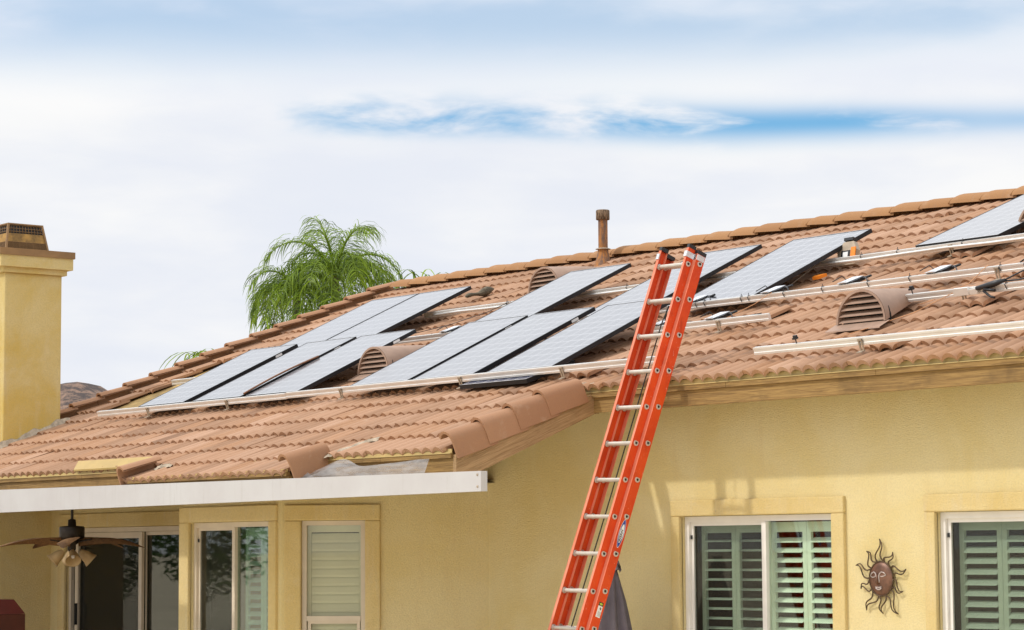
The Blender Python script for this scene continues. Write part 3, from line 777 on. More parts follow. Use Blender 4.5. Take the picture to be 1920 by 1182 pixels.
# ------------------------------------------------------------------ white patio beam
MBm = MB(); x0, x1 = -8.9, 3.10
def bz(x): t = (x + 5.4) / 8.52; return (2.229 + .036 * t, 2.473 - .044 * t)
za, zb2 = bz(x0), bz(x1)
MBm.add([(x0, -2.50, za[0]), (x1, -2.50, zb2[0]), (x1, -2.50, zb2[1]), (x0, -2.50, za[1]), (x0, -2.435, za[0]), (x1, -2.435, zb2[0]), (x1, -2.435, zb2[1]), (x0, -2.435, za[1])],
        [(0, 1, 2, 3), (5, 4, 7, 6), (3, 2, 6, 7), (1, 0, 4, 5), (1, 5, 6, 2), (4, 0, 3, 7)])
beam = empty('patio_beam', (-2.9, -2.47, 2.24), 'long white metal beam running under the left eaves', 'beam')
MBm.build('beam', 'white', beam)
for z in (2.305, 2.40):
    MB().lathe((3.055, -2.5005, z), [(.011, 0), (.011, .004), (.0, .006)], 10, (0, -1, 0)).build('screw', 'alu_dull', beam)
for x in (-7.5, -4.5, -1.5, 1.0):
    MB().box(x, x + .05, -2.434, -2.046 if not -2.7 < x < .16 else -2.42, 2.36, 2.40).build('bracket', 'alu_dull', beam)

# plastic sheet stuffed between the beam and the fascia
m = MB()
def f(i, j):
    x = .05 + 1.97 * i
    top = 2.50 + .095 * math.exp(-((x - .62) / .24) ** 2) + .055 * i + .02 * math.exp(-((x - 1.7) / .5) ** 2)
    y = -2.18 - .10 * math.exp(-((x - .5) / .4) ** 2) * math.sin(PI * j) - .12 * (1 - j) - .035 * math.sin(x * 7) * j
    return Vector((x + .05 * math.sin(j * 3) * (1 - i), y, 2.36 + (top - 2.36) * j))
m.grid(f, 44, 8, True)
m.grid(lambda i, j: Vector((.08 + .42 * i, -2.30 - .07 * math.sin(PI * j), 2.37 + (.135 * math.sin(PI * min(1, i * .9 + .12))) * j)), 14, 5, True)
m.build('plastic_sheet', 'sheet', label='crumpled translucent plastic sheet tucked behind the white beam', cat='plastic sheet', at=(1, -2.2, 2.4))

# ------------------------------------------------------------------ mounting rails
def rail(xa, xb, s, h, label, feet=(), ends=True):
    t = empty('mounting_rail', roof((xa + xb) / 2, s, h), label, 'rail', 'aluminium rails fixed across the roof')
    o = roof(0, s, h); m = MB()
    W = .036; Hh = .062
    prof = [(-W / 2, 0), (-W / 2, -.016), (-W / 2 + .004, -.020), (-W / 2 + .004, -.040), (-W / 2, -.044), (-W / 2, -Hh), (W / 2, -Hh), (W / 2, -.0), (.007, 0), (.007, -.008), (-.007, -.008), (-.007, 0)]
    m.prism(prof, o + EX * xa, S_UP, N_UP, EX, xb - xa); m.build('rail', 'alu', t, fix=True)
    for x in feet:
        b = MB(); oo = roof(x, s, h)
        b.fbox(oo, EX, S_UP, N_UP, -.022, -.008, -W / 2 - .010, -W / 2 - .002, -.105, -.015); b.fbox(oo, EX, S_UP, N_UP, .008, .022, -W / 2 - .010, -W / 2 - .002, -.105, -.015)
        b.fbox(oo, EX, S_UP, N_UP, -.022, .022, -W / 2 - .013, -W / 2 - .002, -.022, -.008); b.fbox(oo, EX, S_UP, N_UP, -.025, .025, -W / 2 - .06, -W / 2 + .0, -.112, -.105)
        b.build('foot', 'alu_dull', t)
    return t
def clamp(t, x, s, h):
    oo = roof(x, s, h); b = MB(); b.tube([oo, oo + N_UP * .035], .005, 6); b.fbox(oo, EX, S_UP, N_UP, -.022, .022, -.016, .016, .035, .050); b.fbox(oo, EX, S_UP, N_UP, -.014, .020, -.010, .012, .050, .068)
    b.build('clamp', 'blackplastic', t)
def ties(t, s, h, xs, side=-1):
    for x in xs:
        o = roof(x, s, h); b = MB()
        b.tube([o + S_UP * .02 + N_UP * .002, o + N_UP * .006, o - S_UP * .021 - N_UP * .006, o - S_UP * .023 - N_UP * .045 + EX * .012], .0042, 4)
        b.tube([o + N_UP * .004, o + N_UP * .03 + EX * .012], .003, 4)
        b.build('cable_tie', 'blackplastic', t)
H1 = .118
R1a = rail(-7.07, -3.02, -.045, H1, 'pale aluminium rail along the foot of the left lower panels', (-5.9, -4.2))
R1b = rail(-3.03, 2.86, -.045, H1 + .006, 'pale aluminium rail running from the lower vent panels to the ladder', (-2.0, .02, 1.55))
R1c = rail(4.06, 9.3, -.045, H1, 'lowest aluminium rail below the big right hand vent', (5.28, 7.4))
clamp(R1c, 4.56, -.045, H1)
rail(-7.33, -6.25, 1.20, .105, 'short bright rail end sticking out left of the panels', ())
R2a = rail(1.50, 3.12, 1.135, H1, 'short aluminium rail end just right of the ladder', (2.47,))
R2b = rail(4.626, 9.3, 1.265, H1, 'aluminium rail starting behind the big right hand vent', (5.30, 7.6))
clamp(R2b, 4.735, 1.265, H1)
R3 = rail(-4.25, 9.3, 1.955, H1, 'long aluminium rail along the foot of the upper panels', (-2.0, 1.16, 5.12, 7.3))
R4 = rail(-4.6, 9.3, 3.165, H1, 'highest aluminium rail, under the small flat laid panel', (-2.3, .9, 3.62, 6.0))
ties(R3, 1.955, H1, (1.35, 1.47, 1.98, 2.08, 2.55, 3.05, 3.62, 4.12, 5.15, 5.42))
ties(R4, 3.165, H1, (-3.02, -.95, .88, 2.48, 2.95, 3.76)); ties(R2b, 1.265, H1, (5.75,))
# grey conduit strapped under the highest rail
MB().tube([roof(-4.4 + .5 * i, 3.165 - .035, .085 + .006 * math.sin(i * 1.7)) for i in range(26)], .013, 7).build('conduit', 'alu', label='grey conduit strapped below the highest roof rail', cat='conduit', at=roof(0, 3.1, .08))

# ------------------------------------------------------------------ solar panels
def solar_panel(foot, ang, L, x0, x1, label, tag=True, pv='pv'):
    W = x1 - x0; u = EX; v = Vector((0, math.cos(ang), math.sin(ang))); n = Vector((0, -math.sin(ang), math.cos(ang)))
    t = empty('solar_panel', foot, label, 'solar panel', 'solar panels on the tile roof')
    t.rotation_euler = (ang, 0, 0); T = .042; fw = .011
    def part(name, mb, mat, **k):
        o = bpy.data.objects.new(name, mb.mesh(name, M[mat])); return link(o, t, k)
    m = MB()
    m.box(0, fw, 0, L, -T, 0); m.box(W - fw, W, 0, L, -T, 0); m.box(fw, W - fw, 0, fw, -T, 0); m.box(fw, W - fw, L - fw, L, -T, 0)
    part('frame', m, 'blackmetal')
    part('glass', MB().box(fw, W - fw, fw, L - fw, -.012, -.002), pv)
    m = MB(); m.box(fw, W - fw, .0, .006, .0003, .0013); m.box(fw, W - fw, L - .006, L, .0003, .0013); part('frame_lip', m, 'silver')
    if tag:
        y = L * .80; part('label', MB().box(W + .0003, W + .0013, y, y + .095, -.036, -.010), 'labelwhite', label='small white label on the black frame side')
    return t
def foot_of(row):
    if row == 'lower': return Vector((0, -.302, 3.4832)), math.radians(25.36), 1.705
    return Vector((0, 1.555, 4.186)), math.radians(24.95), 1.80
LBL = ['leftmost solar panel of the lower row, at the rail end', 'lower row solar panel between the leftmost one and a bowed tube', 'lower row solar panel just left of the small louvred vent',
       'lower row solar panel just right of the small louvred vent', 'lower row solar panel above the loose dark panel', 'lower row solar panel nearest the orange ladder',
       'upper row solar panel at the far left end', 'upper row solar panel left of the grey lump', 'upper row solar panel half hiding a louvred vent', 'upper row solar panel partly behind the ladder top', 'upper row solar panel right of the ladder beside the orange tool']
for (row, x0, x1), lb in zip(PANELS, LBL):
    f0, an, L = foot_of(row); solar_panel(Vector((x0, f0.y, f0.z)), an, L, x0, x1, lb, row == 'lower')
solar_panel(roof(3.16, 3.19, .135), PHI + math.radians(.6), 1.70, 3.16, 4.17, 'solar panel at the right edge lying flat above the highest rail', False)
solar_panel(roof(.13, -.175, .062), PHI - .035, .62, .13, 1.15, 'loose solar panel with dark blue cells poking out below the rail', False, 'pv_noreflect')
# bowed copper coloured tube in the gap between two panels
f0, an, L = foot_of('lower'); v = Vector((0, math.cos(an), math.sin(an))); nn = Vector((0, -math.sin(an), math.cos(an)))
MB().tube([Vector((-3.955 - .03 * math.sin(PI * i / 14) + .05 * (i / 14), f0.y, f0.z)) + v * (.03 + 1.05 * i / 14) + nn * (.015 + .012 * math.sin(PI * i / 14)) for i in range(15)], .011, 7).build(
    'copper_tube', 'orange_alu', label='bowed copper coloured tube lying between two lower panels', cat='tube', at=(-3.9, 0, 3.7))

# ------------------------------------------------------------------ micro-inverters
def inverter(x, s, h, label, flip=1):
    t = empty('microinverter', roof(x, s, h), label, 'inverter', 'microinverters clipped behind the rails')
    o = roof(x, s, h); sl = (S_UP * .97 + EX * .10 * flip).normalized(); ac = N_UP.cross(sl) * -1
    b = MB(); b.fbox(o, EX, sl, N_UP, -.085, .085, .022, .185, -.02, .012); b.fbox(o, EX, sl, N_UP, -.06, .07, .185, .205, -.016, .008); b.build('body', 'blackplastic', t)
    b = MB(); b.fbox(o, EX, sl, N_UP, -.072, .052, -.012, .20, .013, .017); b.fbox(o, EX, sl, N_UP, -.03, .03, -.016, .012, .017, .024); b.build('bracket', 'silver', t)
    b = MB(); b.tube([o + sl * .06 + EX * .08 + N_UP * .0, o + sl * .10 + EX * .16 + N_UP * .03, o + sl * .05 + EX * .24 + N_UP * .015, o - S_UP * .01 + EX * .30 - N_UP * .02], .0055, 5)
    b.tube([o + sl * .12 - EX * .08 + N_UP * .01, o + sl * .13 - EX * .13 + N_UP * .05, o + sl * .03 - EX * .16 + N_UP * .03], .005, 5); b.build('cable', 'blackplastic', t)
    b = MB(); b.tube([o + sl * .15 + EX * .09, o + sl * .15 + EX * .20 + N_UP * .02], .011, 6); b.build('connector', 'blackplastic', t)
    return t
for x, s, h, lb in ((1.26, 1.955, H1, 'microinverter behind the ladder edge at the left end of the long rail'), (2.32, 1.955, H1, 'microinverter at the lower corner of the panel right of the ladder'),
                    (3.32, 1.955, H1, 'microinverter above the big louvred vent'), (4.38, 1.955, H1, 'microinverter nearest the right edge of the roof'),
                    (-2.72, 1.955, H1, 'microinverter in the gap between the two groups of lower panels'), (2.36, 1.135, H1, 'microinverter on the short rail right of the ladder'),
                    (1.62, 1.135, H1, 'microinverter just left of the ladder beside the last lower panel')):
    inverter(x, s, h, lb)
# box and plug bundle on the short right rail
t = empty('junction_box', roof(5.30, 1.265, H1), 'small pale junction box with a bundle of black plugs on the rail', 'junction box')
o = roof(5.30, 1.265, H1)
b = MB(); b.fbox(o, EX, S_UP, N_UP, -.08, .08, -.055, -.022, -.05, .012); b.fbox(o, EX, S_UP, N_UP, .08, .17, -.045, -.022, -.052, -.008); b.build('body', 'alu', t)
b = MB(); b.tube([o + EX * .16 - S_UP * .03 - N_UP * .01, o + EX * .34 - S_UP * .03 + N_UP * .012, o + EX * .46 - S_UP * .01 + N_UP * .03], [.02, .028, .014], 7)
b.tube([o + EX * .25 - S_UP * .05 - N_UP * .02, o + EX * .37 - S_UP * .06 - N_UP * .035], .013, 6); b.tube([o + EX * .24 - S_UP * .05 - N_UP * .03, o + EX * .33 - S_UP * .09 - N_UP * .075, o + EX * .38 - S_UP * .10 - N_UP * .085], .011, 6); b.build('plug', 'blackplastic', t)
b = MB(); b.tube([o + EX * .45 + N_UP * .03, o + EX * .55 + S_UP * .12 + N_UP * .06, o + EX * .65 + S_UP * .42 + N_UP * .02, o + EX * .78 + S_UP * .62 + N_UP * .05, o + EX * 1.1 + S_UP * .72], .007, 5)
b.tube([o + EX * .45 + N_UP * .02, o + EX * .60 - S_UP * .01 + N_UP * .02, o + EX * .95 + S_UP * .02 + N_UP * .05, o + EX * 1.5 + N_UP * .05], .007, 5); b.build('cable', 'blackplastic', t)
# loose strings and wires
def wire(pts, r, mat, label, cat='wire'):
    MB().tube(pts, r, 5).build('wire', mat, label=label, cat=cat, at=pts[0])
wire([roof(2.42, 1.93, .13), roof(2.30, 1.78, .07), roof(2.13, 1.56, .022), roof(1.98, 1.36, .012)], .0035, 'tanwire', 'thin orange string hanging below the rail right of the ladder')
wire([roof(5.22, 1.24, .10), roof(4.98, .95, .03), roof(4.72, .66, .012), roof(4.45, .30, .008)], .0035, 'tanwire', 'thin orange string crossing the tiles below the junction box')
wire([roof(5.00, 1.98, .13), roof(4.97, 1.72, .05), roof(4.80, 1.40, .01), roof(4.72, 1.30, .01)], .0035, 'tanwire', 'thin orange string near the right end of the long rail')
wire([roof(1.95, 3.14, .10), roof(1.94, 2.9, .06), roof(2.0, 2.55, .02), roof(2.30, 2.16, .05), roof(2.36, 2.05, .11)], .006, 'alu_dull', 'grey cable looping under the panel with the orange tool', 'cable')
wire([roof(-2.95, 3.16, .12), roof(-3.25, 3.02, .06), roof(-3.75, 2.8, .012), roof(-4.2, 2.55, .012)], .0045, 'blackplastic', 'thin black cable running off the highest rail at left', 'cable')
wire([roof(5.35, 1.98, .12), roof(5.46, 2.06, .17), roof(5.75, 2.06, .16), roof(5.95, 1.98, .12)], .007, 'blackplastic', 'black cable looping over the long rail at the right edge', 'cable')
wire([roof(3.02, 1.15, .125), roof(2.72, 1.20, .10), roof(2.2, 1.17, .09), roof(1.95, 1.15, .11)], .0045, 'blackplastic', 'black cable lying behind the short rail end', 'cable')

# orange and grey tool behind the highest rail
t = empty('hand_tool', roof(2.22, 3.05, .03), 'grey and orange hand tool standing behind the highest rail', 'tool')
o = roof(2.20, 3.22, .03); Dx = (EX * .85 + S_UP * .1).normalized(); Ux = (N_UP * .9 + S_UP * .55).normalized(); Wx = Dx.cross(Ux)
b = MB(); b.prism([(-.10, .0), (.10, .0), (.105, .15), (.06, .235), (-.06, .235), (-.13, .15)], o, Dx, Ux, Wx, -.06); b.build('housing', 'alu_dull', t, fix=True)
b = MB(); b.fbox(o, Dx, Ux, Wx, -.055, .055, .245, .275, -.06, .01); b.fbox(o, Dx, Ux, Wx, -.075, .03, .03, .145, .0005, .006); b.build('grip', 'blackplastic', t)
b = MB(); b.fbox(o, Dx, Ux, Wx, -.05, .01, .045, .13, .0065, .010); b.build('plate', 'labelwhite', t)
b = MB(); b.fbox(o, Dx, Ux, Wx, .045, .10, .05, .17, .001, .012); b.build('orange_cover', 'orange', t)
o2 = roof(2.16, 2.80, .012); b = MB(); b.prism([(-.05, .05), (.075, .09), (.045, .0), (-.02, -.02)], o2, EX, S_UP, N_UP, .03); b.build('orange_wedge', 'orange', t, fix=True)

# grey brown lump on the tiles
m = MB(); c = roof(-4.86, 4.25, .05); ax = (S_UP * .95 + EX * .12 - N_UP * .08).normalized(); sd = N_UP.cross(ax)
def f(i, j):
    r = .001 + (.062 * math.exp(-((j - .72) / .22) ** 2) + .030 * math.exp(-((j - .12) / .16) ** 2) + .022 * math.sin(PI * j)) * (1 if 0 < j < 1 else .05)
    a = 2 * PI * i
    return c + ax * ((j - .5) * .56) + sd * (math.cos(a) * r * 1.15) + N_UP * (math.sin(a) * r * .9 + .012 * math.sin(j * 9))
m.grid(f, 12, 16, True, True)
for v in m.v: v -= (v - c) * .22
m.build('roof_debris', 'lump', label='small grey brown lump lying on the tiles between upper panels', cat='debris', at=c)

# ------------------------------------------------------------------ ladder
LP = Vector((3.3176, -.4006, 4.2355)); LU = Vector((.0609, .3252, .9456)); SPC = .328
LW = Vector((1, 0, -.02)).normalized(); LN = Vector((0, .9456, -.3252)).normalized()
ladder = empty('extension_ladder', LP - LU * SPC * 13.6, 'tall orange fibreglass extension ladder leaning on the tile eave', 'ladder')
def L(a, b, c_): return LP + LW * a + LU * b + LN * c_
LEN0 = -4.235 / .9456
def section(wl, wr, c0, c1, t0, t1, fl, name):
    for side, x in ((-1, wl), (1, wr)):
        m = MB(); th = .006
        x0, x1 = (x, x + th) if side < 0 else (x - th, x)
        m.fbox(LP, LW, LU, LN, x0, x1, t0, t1, c0, c1)
        f0, f1 = (x1 + .0002, x + fl) if side < 0 else (x - fl, x0 - .0002)
        rl = m.build('side_rail', 'fibre', ladder)
        f = MB(); f.fbox(LP, LW, LU, LN, f0, f1, t0, t1, c0, c0 + .006); f.fbox(LP, LW, LU, LN, f0, f1, t0, t1, c1 - .006, c1)
        f.fbox(LP, LW, LU, LN, x0, x1, t0, t1, c0 - .0012, c0 - .0002); f.build('flange', 'fibre_pale', rl)  # flanges and front edges in a paler orange than the webs
        b = MB(); g = .002; b.fbox(LP, LW, LU, LN, min(x0, f0) - g, max(x1, f1) + g, t1 - .025, t1 + .008, c0 - g, c1 + g); b.build('end_cap', 'blackplastic', rl)
        yield side, rl, x
FR = list(section(-.375, .006, -.040, .038, LEN0 + .35, .165, .026, 'fly'))
BR = list(section(-.400, .048, .0395, .134, LEN0 + .03, .135, .046, 'base'))
def rung_mesh(x0, x1, r):
    m = MB(); ax = [(math.cos(a), math.sin(a)) for a in [2 * PI * i / 10 for i in range(10)]]
    prof = [(r * c * 1.0, min(r * s_, r * .72)) for c, s_ in ax]
    m.prism(prof, LW * x0, LN, LU, LW, x1 - x0)
    for s in m.sm: pass
    m.lathe(LW * (x0 + .004), [(r * 1.5, 0), (r * 1.5, .006), (r * 1.02, .012)], 12, LW); m.lathe(LW * (x1 - .004), [(r * 1.02, -.012), (r * 1.5, -.006), (r * 1.5, 0)], 12, LW)
    return m
def dring():
    m = MB(); pts = []
    for i in range(15):
        a = 2 * PI * i / 14; pts.append((math.cos(a) * .0255, min(math.sin(a) * .0255, .0185)))
    m.add([LW * .0 + LN * p[0] + LU * p[1] for p in pts] + [LW * .007 + LN * p[0] * .95 + LU * p[1] * .95 for p in pts] + [LW * .007 + LN * p[0] * .58 + LU * (p[1] * .55 + .001) for p in pts] + [LN * p[0] * .55 + LU * (p[1] * .52 + .001) for p in pts],
          [(r_ * 15 + i, r_ * 15 + i + 1, (r_ + 1) * 15 + i + 1, (r_ + 1) * 15 + i) for r_ in range(3) for i in range(14)])
    return m
RU1 = rung_mesh(-.368, .0, .0185).mesh('rung', M['rung']); RU2 = rung_mesh(-.393, .042, .0185).mesh('rung', M['rung'])
DR = dring().mesh('rung_end', M['rung'])
dkm = MB(); dkm.add([LW * .0012 + LN * (math.cos(2 * PI * i / 14) * .013) + LU * (min(math.sin(2 * PI * i / 14) * .013, .009) + .001) for i in range(14)], [tuple(range(14))]); DK = dkm.mesh('rung_hole', M['blackplastic'])
lo = org(ladder)
for k in range(13):
    if LEN0 + .35 < -k * SPC - .05:
        r_ = share('rung', RU1, ladder, L(0, -k * SPC, 0) - lo)
        share('rung_end', DR, r_, LW * .0065); share('rung_hole', DK, r_, LW * .0065)
    r_ = share('rung', RU2, ladder, L(0, -k * SPC + .031, .090) - lo)
    share('rung_end', DR, r_, LW * .0485); share('rung_hole', DK, r_, LW * .0485)
# guide brackets near the top
b = MB(); b.fbox(LP, LW, LU, LN, .0065, .010, .055, .105, -.046, .042); b.fbox(LP, LW, LU, LN, .010, .0515, .055, .105, .0395, .043); b.fbox(LP, LW, LU, LN, .0482, .0520, .055, .105, .043, .125); b.fbox(LP, LW, LU, LN, -.024, .0065, .055, .105, -.050, -.0405)
b.build('guide_bracket', 'silver', ladder)
b = MB(); b.fbox(LP, LW, LU, LN, -.382, -.350, .055, .105, -.050, -.0405); b.fbox(LP, LW, LU, LN, -.3795, -.3755, .055, .105, -.050, .0); b.build('guide_bracket', 'silver', ladder)
# rope
b = MB(); b.tube([L(-.15, -.36, .055), L(-.185, -.52, .06), L(-.19, -1.2, .06), L(-.20, -2.2, .065), L(-.21, -3.4, .06), L(-.215, -3.9, .06)], .0060, 5); b.tube([L(-.15, -.36, .055), L(-.13, -.42, .03), L(-.14, -.50, .05)], .007, 5); b.build('rope', 'rope', ladder)
# maker's oval with lettering, and the warning label
def text_mesh(txt, size, name):
    c = bpy.data.curves.new(name, 'FONT'); c.body = txt; c.size = size; c.align_x = 'CENTER'; c.align_y = 'CENTER'; c.extrude = 0; c.offset = size * .025
    ob = bpy.data.objects.new(name, c); COL.objects.link(ob); bpy.context.view_layer.update()
    me = bpy.data.meshes.new_from_object(ob.evaluated_get(bpy.context.evaluated_depsgraph_get())); bpy.data.objects.remove(ob); bpy.data.curves.remove(c); return me
fx = .0484
cb = -7.46 * SPC + .031
def oval(ra, rb, x, mat, nm):
    m = MB(); m.add([LP + LW * x + LU * (cb + math.cos(2 * PI * i / 28) * ra * (1 - .0) ) + LN * (.088 + math.sin(2 * PI * i / 28) * rb * (1 - .25 * abs(math.cos(2 * PI * i / 28)) ** 2)) for i in range(28)], [tuple(range(28))]); return m.build(nm, mat, ladder)
oval(.126, .030, fx + .0002, 'labelwhite', 'logo_border'); oval(.121, .0265, fx + .0007, 'blue', 'logo_oval'); oval(.082, .0215, fx + .0012, 'labelwhite', 'logo_field')
tm = text_mesh('WERNER', .036, 'logo_text'); tm.materials.clear(); tm.materials.append(M['blackprint'])
to = bpy.data.objects.new('logo_text', tm); link(to, ladder)
ctr = LP + LW * (fx + .0019) + LU * cb + LN * .088 - lo; tx, ty = LU.normalized(), -LN
to.matrix_local = Matrix(((tx.x, ty.x, LW.x, ctr.x), (tx.y, ty.y, LW.y, ctr.y), (tx.z, ty.z, LW.z, ctr.z), (0, 0, 0, 1)))
wl = -9.48 * SPC + .031
def wrect(c0, c1, b0, b1, lay, mat, nm): return MB().fbox(LP, LW, LU, LN, fx + .0002 + lay * .0004, fx + .0005 + lay * .0004, wl + b0, wl + b1, .088 + c0, .088 + c1).build(nm, mat, ladder)
wrect(-.022, .026, -.07, .06, 0, 'labelwhite', 'warning_label'); wrect(-.022, .026, .028, .06, 1, 'blackprint', 'warning_header')
m = MB(); m.add([LP + LW * (fx + .0016) + LU * (wl + .044 + math.cos(2 * PI * i / 16) * .010) + LN * (.090 + math.sin(2 * PI * i / 16) * .017) for i in range(16)], [tuple(range(16))]); m.build('warning_symbol', 'yellowgreen', ladder)
m = MB(); m.fbox(LP, LW, LU, LN, fx + .0007, fx + .0011, wl - .008, wl + .022, .092, .096); m.fbox(LP, LW, LU, LN, fx + .0007, fx + .0011, wl + .006, wl + .012, .084, .105); m.fbox(LP, LW, LU, LN, fx + .0007, fx + .0011, wl - .004, wl + .003, .096, .106); m.build('warning_figure', 'blackprint', ladder)
m = MB()
for k in range(6): m.fbox(LP, LW, LU, LN, fx + .0007, fx + .0011, wl - .060 + k * .0075, wl - .057 + k * .0075, 0.077, .115 - .006 * (k % 2))
m.build('warning_print', 'labelgrey', ladder)

# ------------------------------------------------------------------ metal sun on the wall
sc_x, sc_z = .00099, .000752
sunc = Vector((5.147, -.012, 1.540))
sn = empty('wall_sun', sunc, 'copper coloured metal sun with a sleeping face hung between the windows', 'wall decoration')
RX, RZ = .122, .133
def oval_pt(i, j):
    a = 2 * PI * i; r = j
    return sunc + EX * (math.cos(a) * RX * r) + EZ * (math.sin(a) * RZ * r) - EY * (.012 + .026 * math.sqrt(max(0, 1 - r * r)))
MB().grid(oval_pt, 28, 8, True, True).build('face', 'copper', sn, fix=True)
MB().tube([sunc + EX * (math.cos(2 * PI * i / 32) * (RX + .006)) + EZ * (math.sin(2 * PI * i / 32) * (RZ + .006)) - EY * .012 for i in range(33)], .0065, 6).build('rim', 'wire', sn)
def fp(px, py, out=.0):                                     # face traced in its own plane (pixels of a close-up)
    x = (px - 567) * sc_x; z = (628 - py) * sc_z; r2 = (x / RX) ** 2 + (z / RZ) ** 2
    return sunc + EX * x + EZ * z - EY * (.012 + .026 * math.sqrt(max(0, 1 - r2)) + out * .7)
for pts, nm in (([(470, 600), (480, 572), (510, 555), (530, 570), (540, 600), (540, 640), (535, 668)], 'brow'), ([(640, 585), (620, 562), (592, 556), (575, 575), (568, 605), (572, 645), (572, 668)], 'brow')):
    MB().tube([fp(*q, .004) for q in pts], .0055, 5).build(nm, 'patina', sn)
for pts in ([(468, 600), (490, 612), (520, 610), (534, 596)], [(580, 600), (600, 604), (625, 598), (642, 586)]): MB().tube([fp(*q, .002) for q in pts], .004, 5).build('eyelid', 'patina', sn)
MB().tube([fp(553, 570, .004), fp(553, 620, .014), fp(553, 660, .020), fp(553, 680, .006)], [.008, .011, .017, .012], 7).build('nose', 'copper', sn)
for pts in ([(528, 716), (545, 722), (555, 718), (565, 722), (592, 714)], [(530, 728), (548, 742), (572, 742), (592, 726)]): MB().tube([fp(*q, .005) for q in pts], .006, 5).build('lip', 'patina', sn)
RAYS = [(555, 205, 90), (410, 335, 125), (290, 485, 160), (340, 735, 197), (400, 965, 238), (580, 998, 270), (745, 1000, 305), (800, 760, 340), (838, 525, 18), (697, 345, 55)]
for px, py, adeg in RAYS:
    tip = Vector(((px - 567) * sc_x, 0, (628 - py) * sc_z)); a = math.radians(adeg)
    def rim(aa): return Vector((math.cos(aa) * (RX + .006), 0, math.sin(aa) * (RZ + .006)))
    b1, b2 = rim(a + .30), rim(a - .30); pp_ = Vector((-tip.z, 0, tip.x)).normalized(); m = MB()
    for bb, sg in ((b1, 1), (b2, 1)):
        pts = []
        for i in range(11):
            q = i / 10; p = bb.lerp(tip, q) + pp_ * (.026 * math.sin(2 * PI * q) * (1 - q * .3))
            pts.append(sunc + p - EY * (.010 + .012 * math.sin(PI * q)))
        m.tube(pts, [.0072 - .0025 * i / 10 for i in range(11)], 5)
    m.build('ray', 'wire', sn)

# ------------------------------------------------------------------ closed umbrella behind the ladder
uc = Vector((2.44, -.55, 0))
um = empty('closed_umbrella', uc, 'closed mauve grey canvas umbrella standing behind the ladder', 'umbrella')
MB().tube([uc, uc + EZ * 1.72], .022, 10).build('pole', 'bronze', um)
def f(i, j):
    a = 2 * PI * i; z = 1.66 - 1.25 * j
    r = (.04 + .24 * j ** .8) * (1 + .20 * math.sin(a * 8 + 2.2 * j) * min(1, j * 4)) 
    return uc + EX * (math.cos(a) * r * 1.05 + .12 * j * .0) + EY * (math.sin(a) * r * .8) + EZ * z
MB().grid(f, 64, 16, True, True).build('canopy', 'umbrella', um)
MB().grid(lambda i, j: uc + EX * (.02 + .085 * j + .02 * math.sin(i * 5)) + EY * (-.05 + .10 * i) + EZ * (1.72 - .02 * j - .10 * j * j + .015 * math.sin(i * 7)), 8, 6, True).build('top_flap', 'umbrella', um)
b = MB(); b.tube([uc + EX * (.055 * math.cos(2 * PI * i / 12) + .02) + EY * .055 * math.sin(2 * PI * i / 12) + EZ * (1.63 + .012 * math.sin(i)) for i in range(13)], .022, 6); b.build('tie', 'blackplastic', um)

# ------------------------------------------------------------------ ceiling fan under the patio roof
fc = Vector((-5.36, -1.6, 0))
fan = empty('ceiling_fan', fc + EZ * 2.70, 'dark bronze ceiling fan with leaf shaped wooden blades under the patio roof', 'ceiling fan')
fc = fc
MB().lathe(fc, [(.016, 2.75), (.016, 2.13)], 10).build('downrod', 'bronze', fan)
MB().lathe(fc, [(.016, 2.165), (.042, 2.155), (.046, 2.09), (.13, 2.082), (.138, 2.07), (.138, 1.965), (.125, 1.945), (.07, 1.935), (.07, 1.90), (.045, 1.88), (.045, 1.83), (.03, 1.80), (0, 1.80)], 28).build('motor', 'bronze', fan)
for k in range(5):
    a = math.radians(51.4 - 14 - 72 * k)
    dv = Vector((math.cos(a), math.sin(a), 0)); sv = Vector((-math.sin(a), math.cos(a), 0)); m = MB()
    def f(i, j):
        q = j; wd = .015 + .20 * math.sin(PI * min(1, q ** .75)) ** .8 * (1 - q * .25) if q < .999 else .004
        return fc + dv * (.10 + .76 * q) + sv * ((i - .5) * 2 * wd * .62) + EZ * (1.915 + .055 * math.sin(PI * q * .9) - .09 * q * q + .05 * (i - .5) * 2 * (1 - q) - .03 * (2 * i - 1) ** 2 * math.sin(PI * q))
    m.grid(f, 8, 16, True); bl = m.build('blade', 'fanblade', fan)
    MB().tube([fc + dv * .05 + EZ * 1.915, fc + dv * .14 + EZ * 1.925, fc + dv * .24 + EZ * 1.94], .012, 6).build('blade_arm', 'bronze', bl)
for k in range(4):
    a = math.radians(66 + 90 * k); dv = Vector((math.cos(a), math.sin(a), 0)); ax = (dv * .75 - EZ * .66).normalized(); o = fc + dv * .09 + EZ * 1.815
    sh = MB().lathe(o, [(.022, .0), (.040, .025), (.058, .07), (.066, .12), (.080, .155), (.086, .165), (.080, .160), (.060, .115), (.050, .07), (.0, .04)], 18, ax).build('lamp_shade', 'tulip', fan)
    MB().lathe(o + ax * .05, [(.0, .07), (.018, .06), (.022, .03), (.014, 0)], 10, ax).build('bulb', 'labelwhite', sh)
MB().tube([fc + EX * .03 + EZ * 1.80, fc + EX * .032 + EZ * 1.50], .003, 4).build('pull_chain', 'bronze', fan)

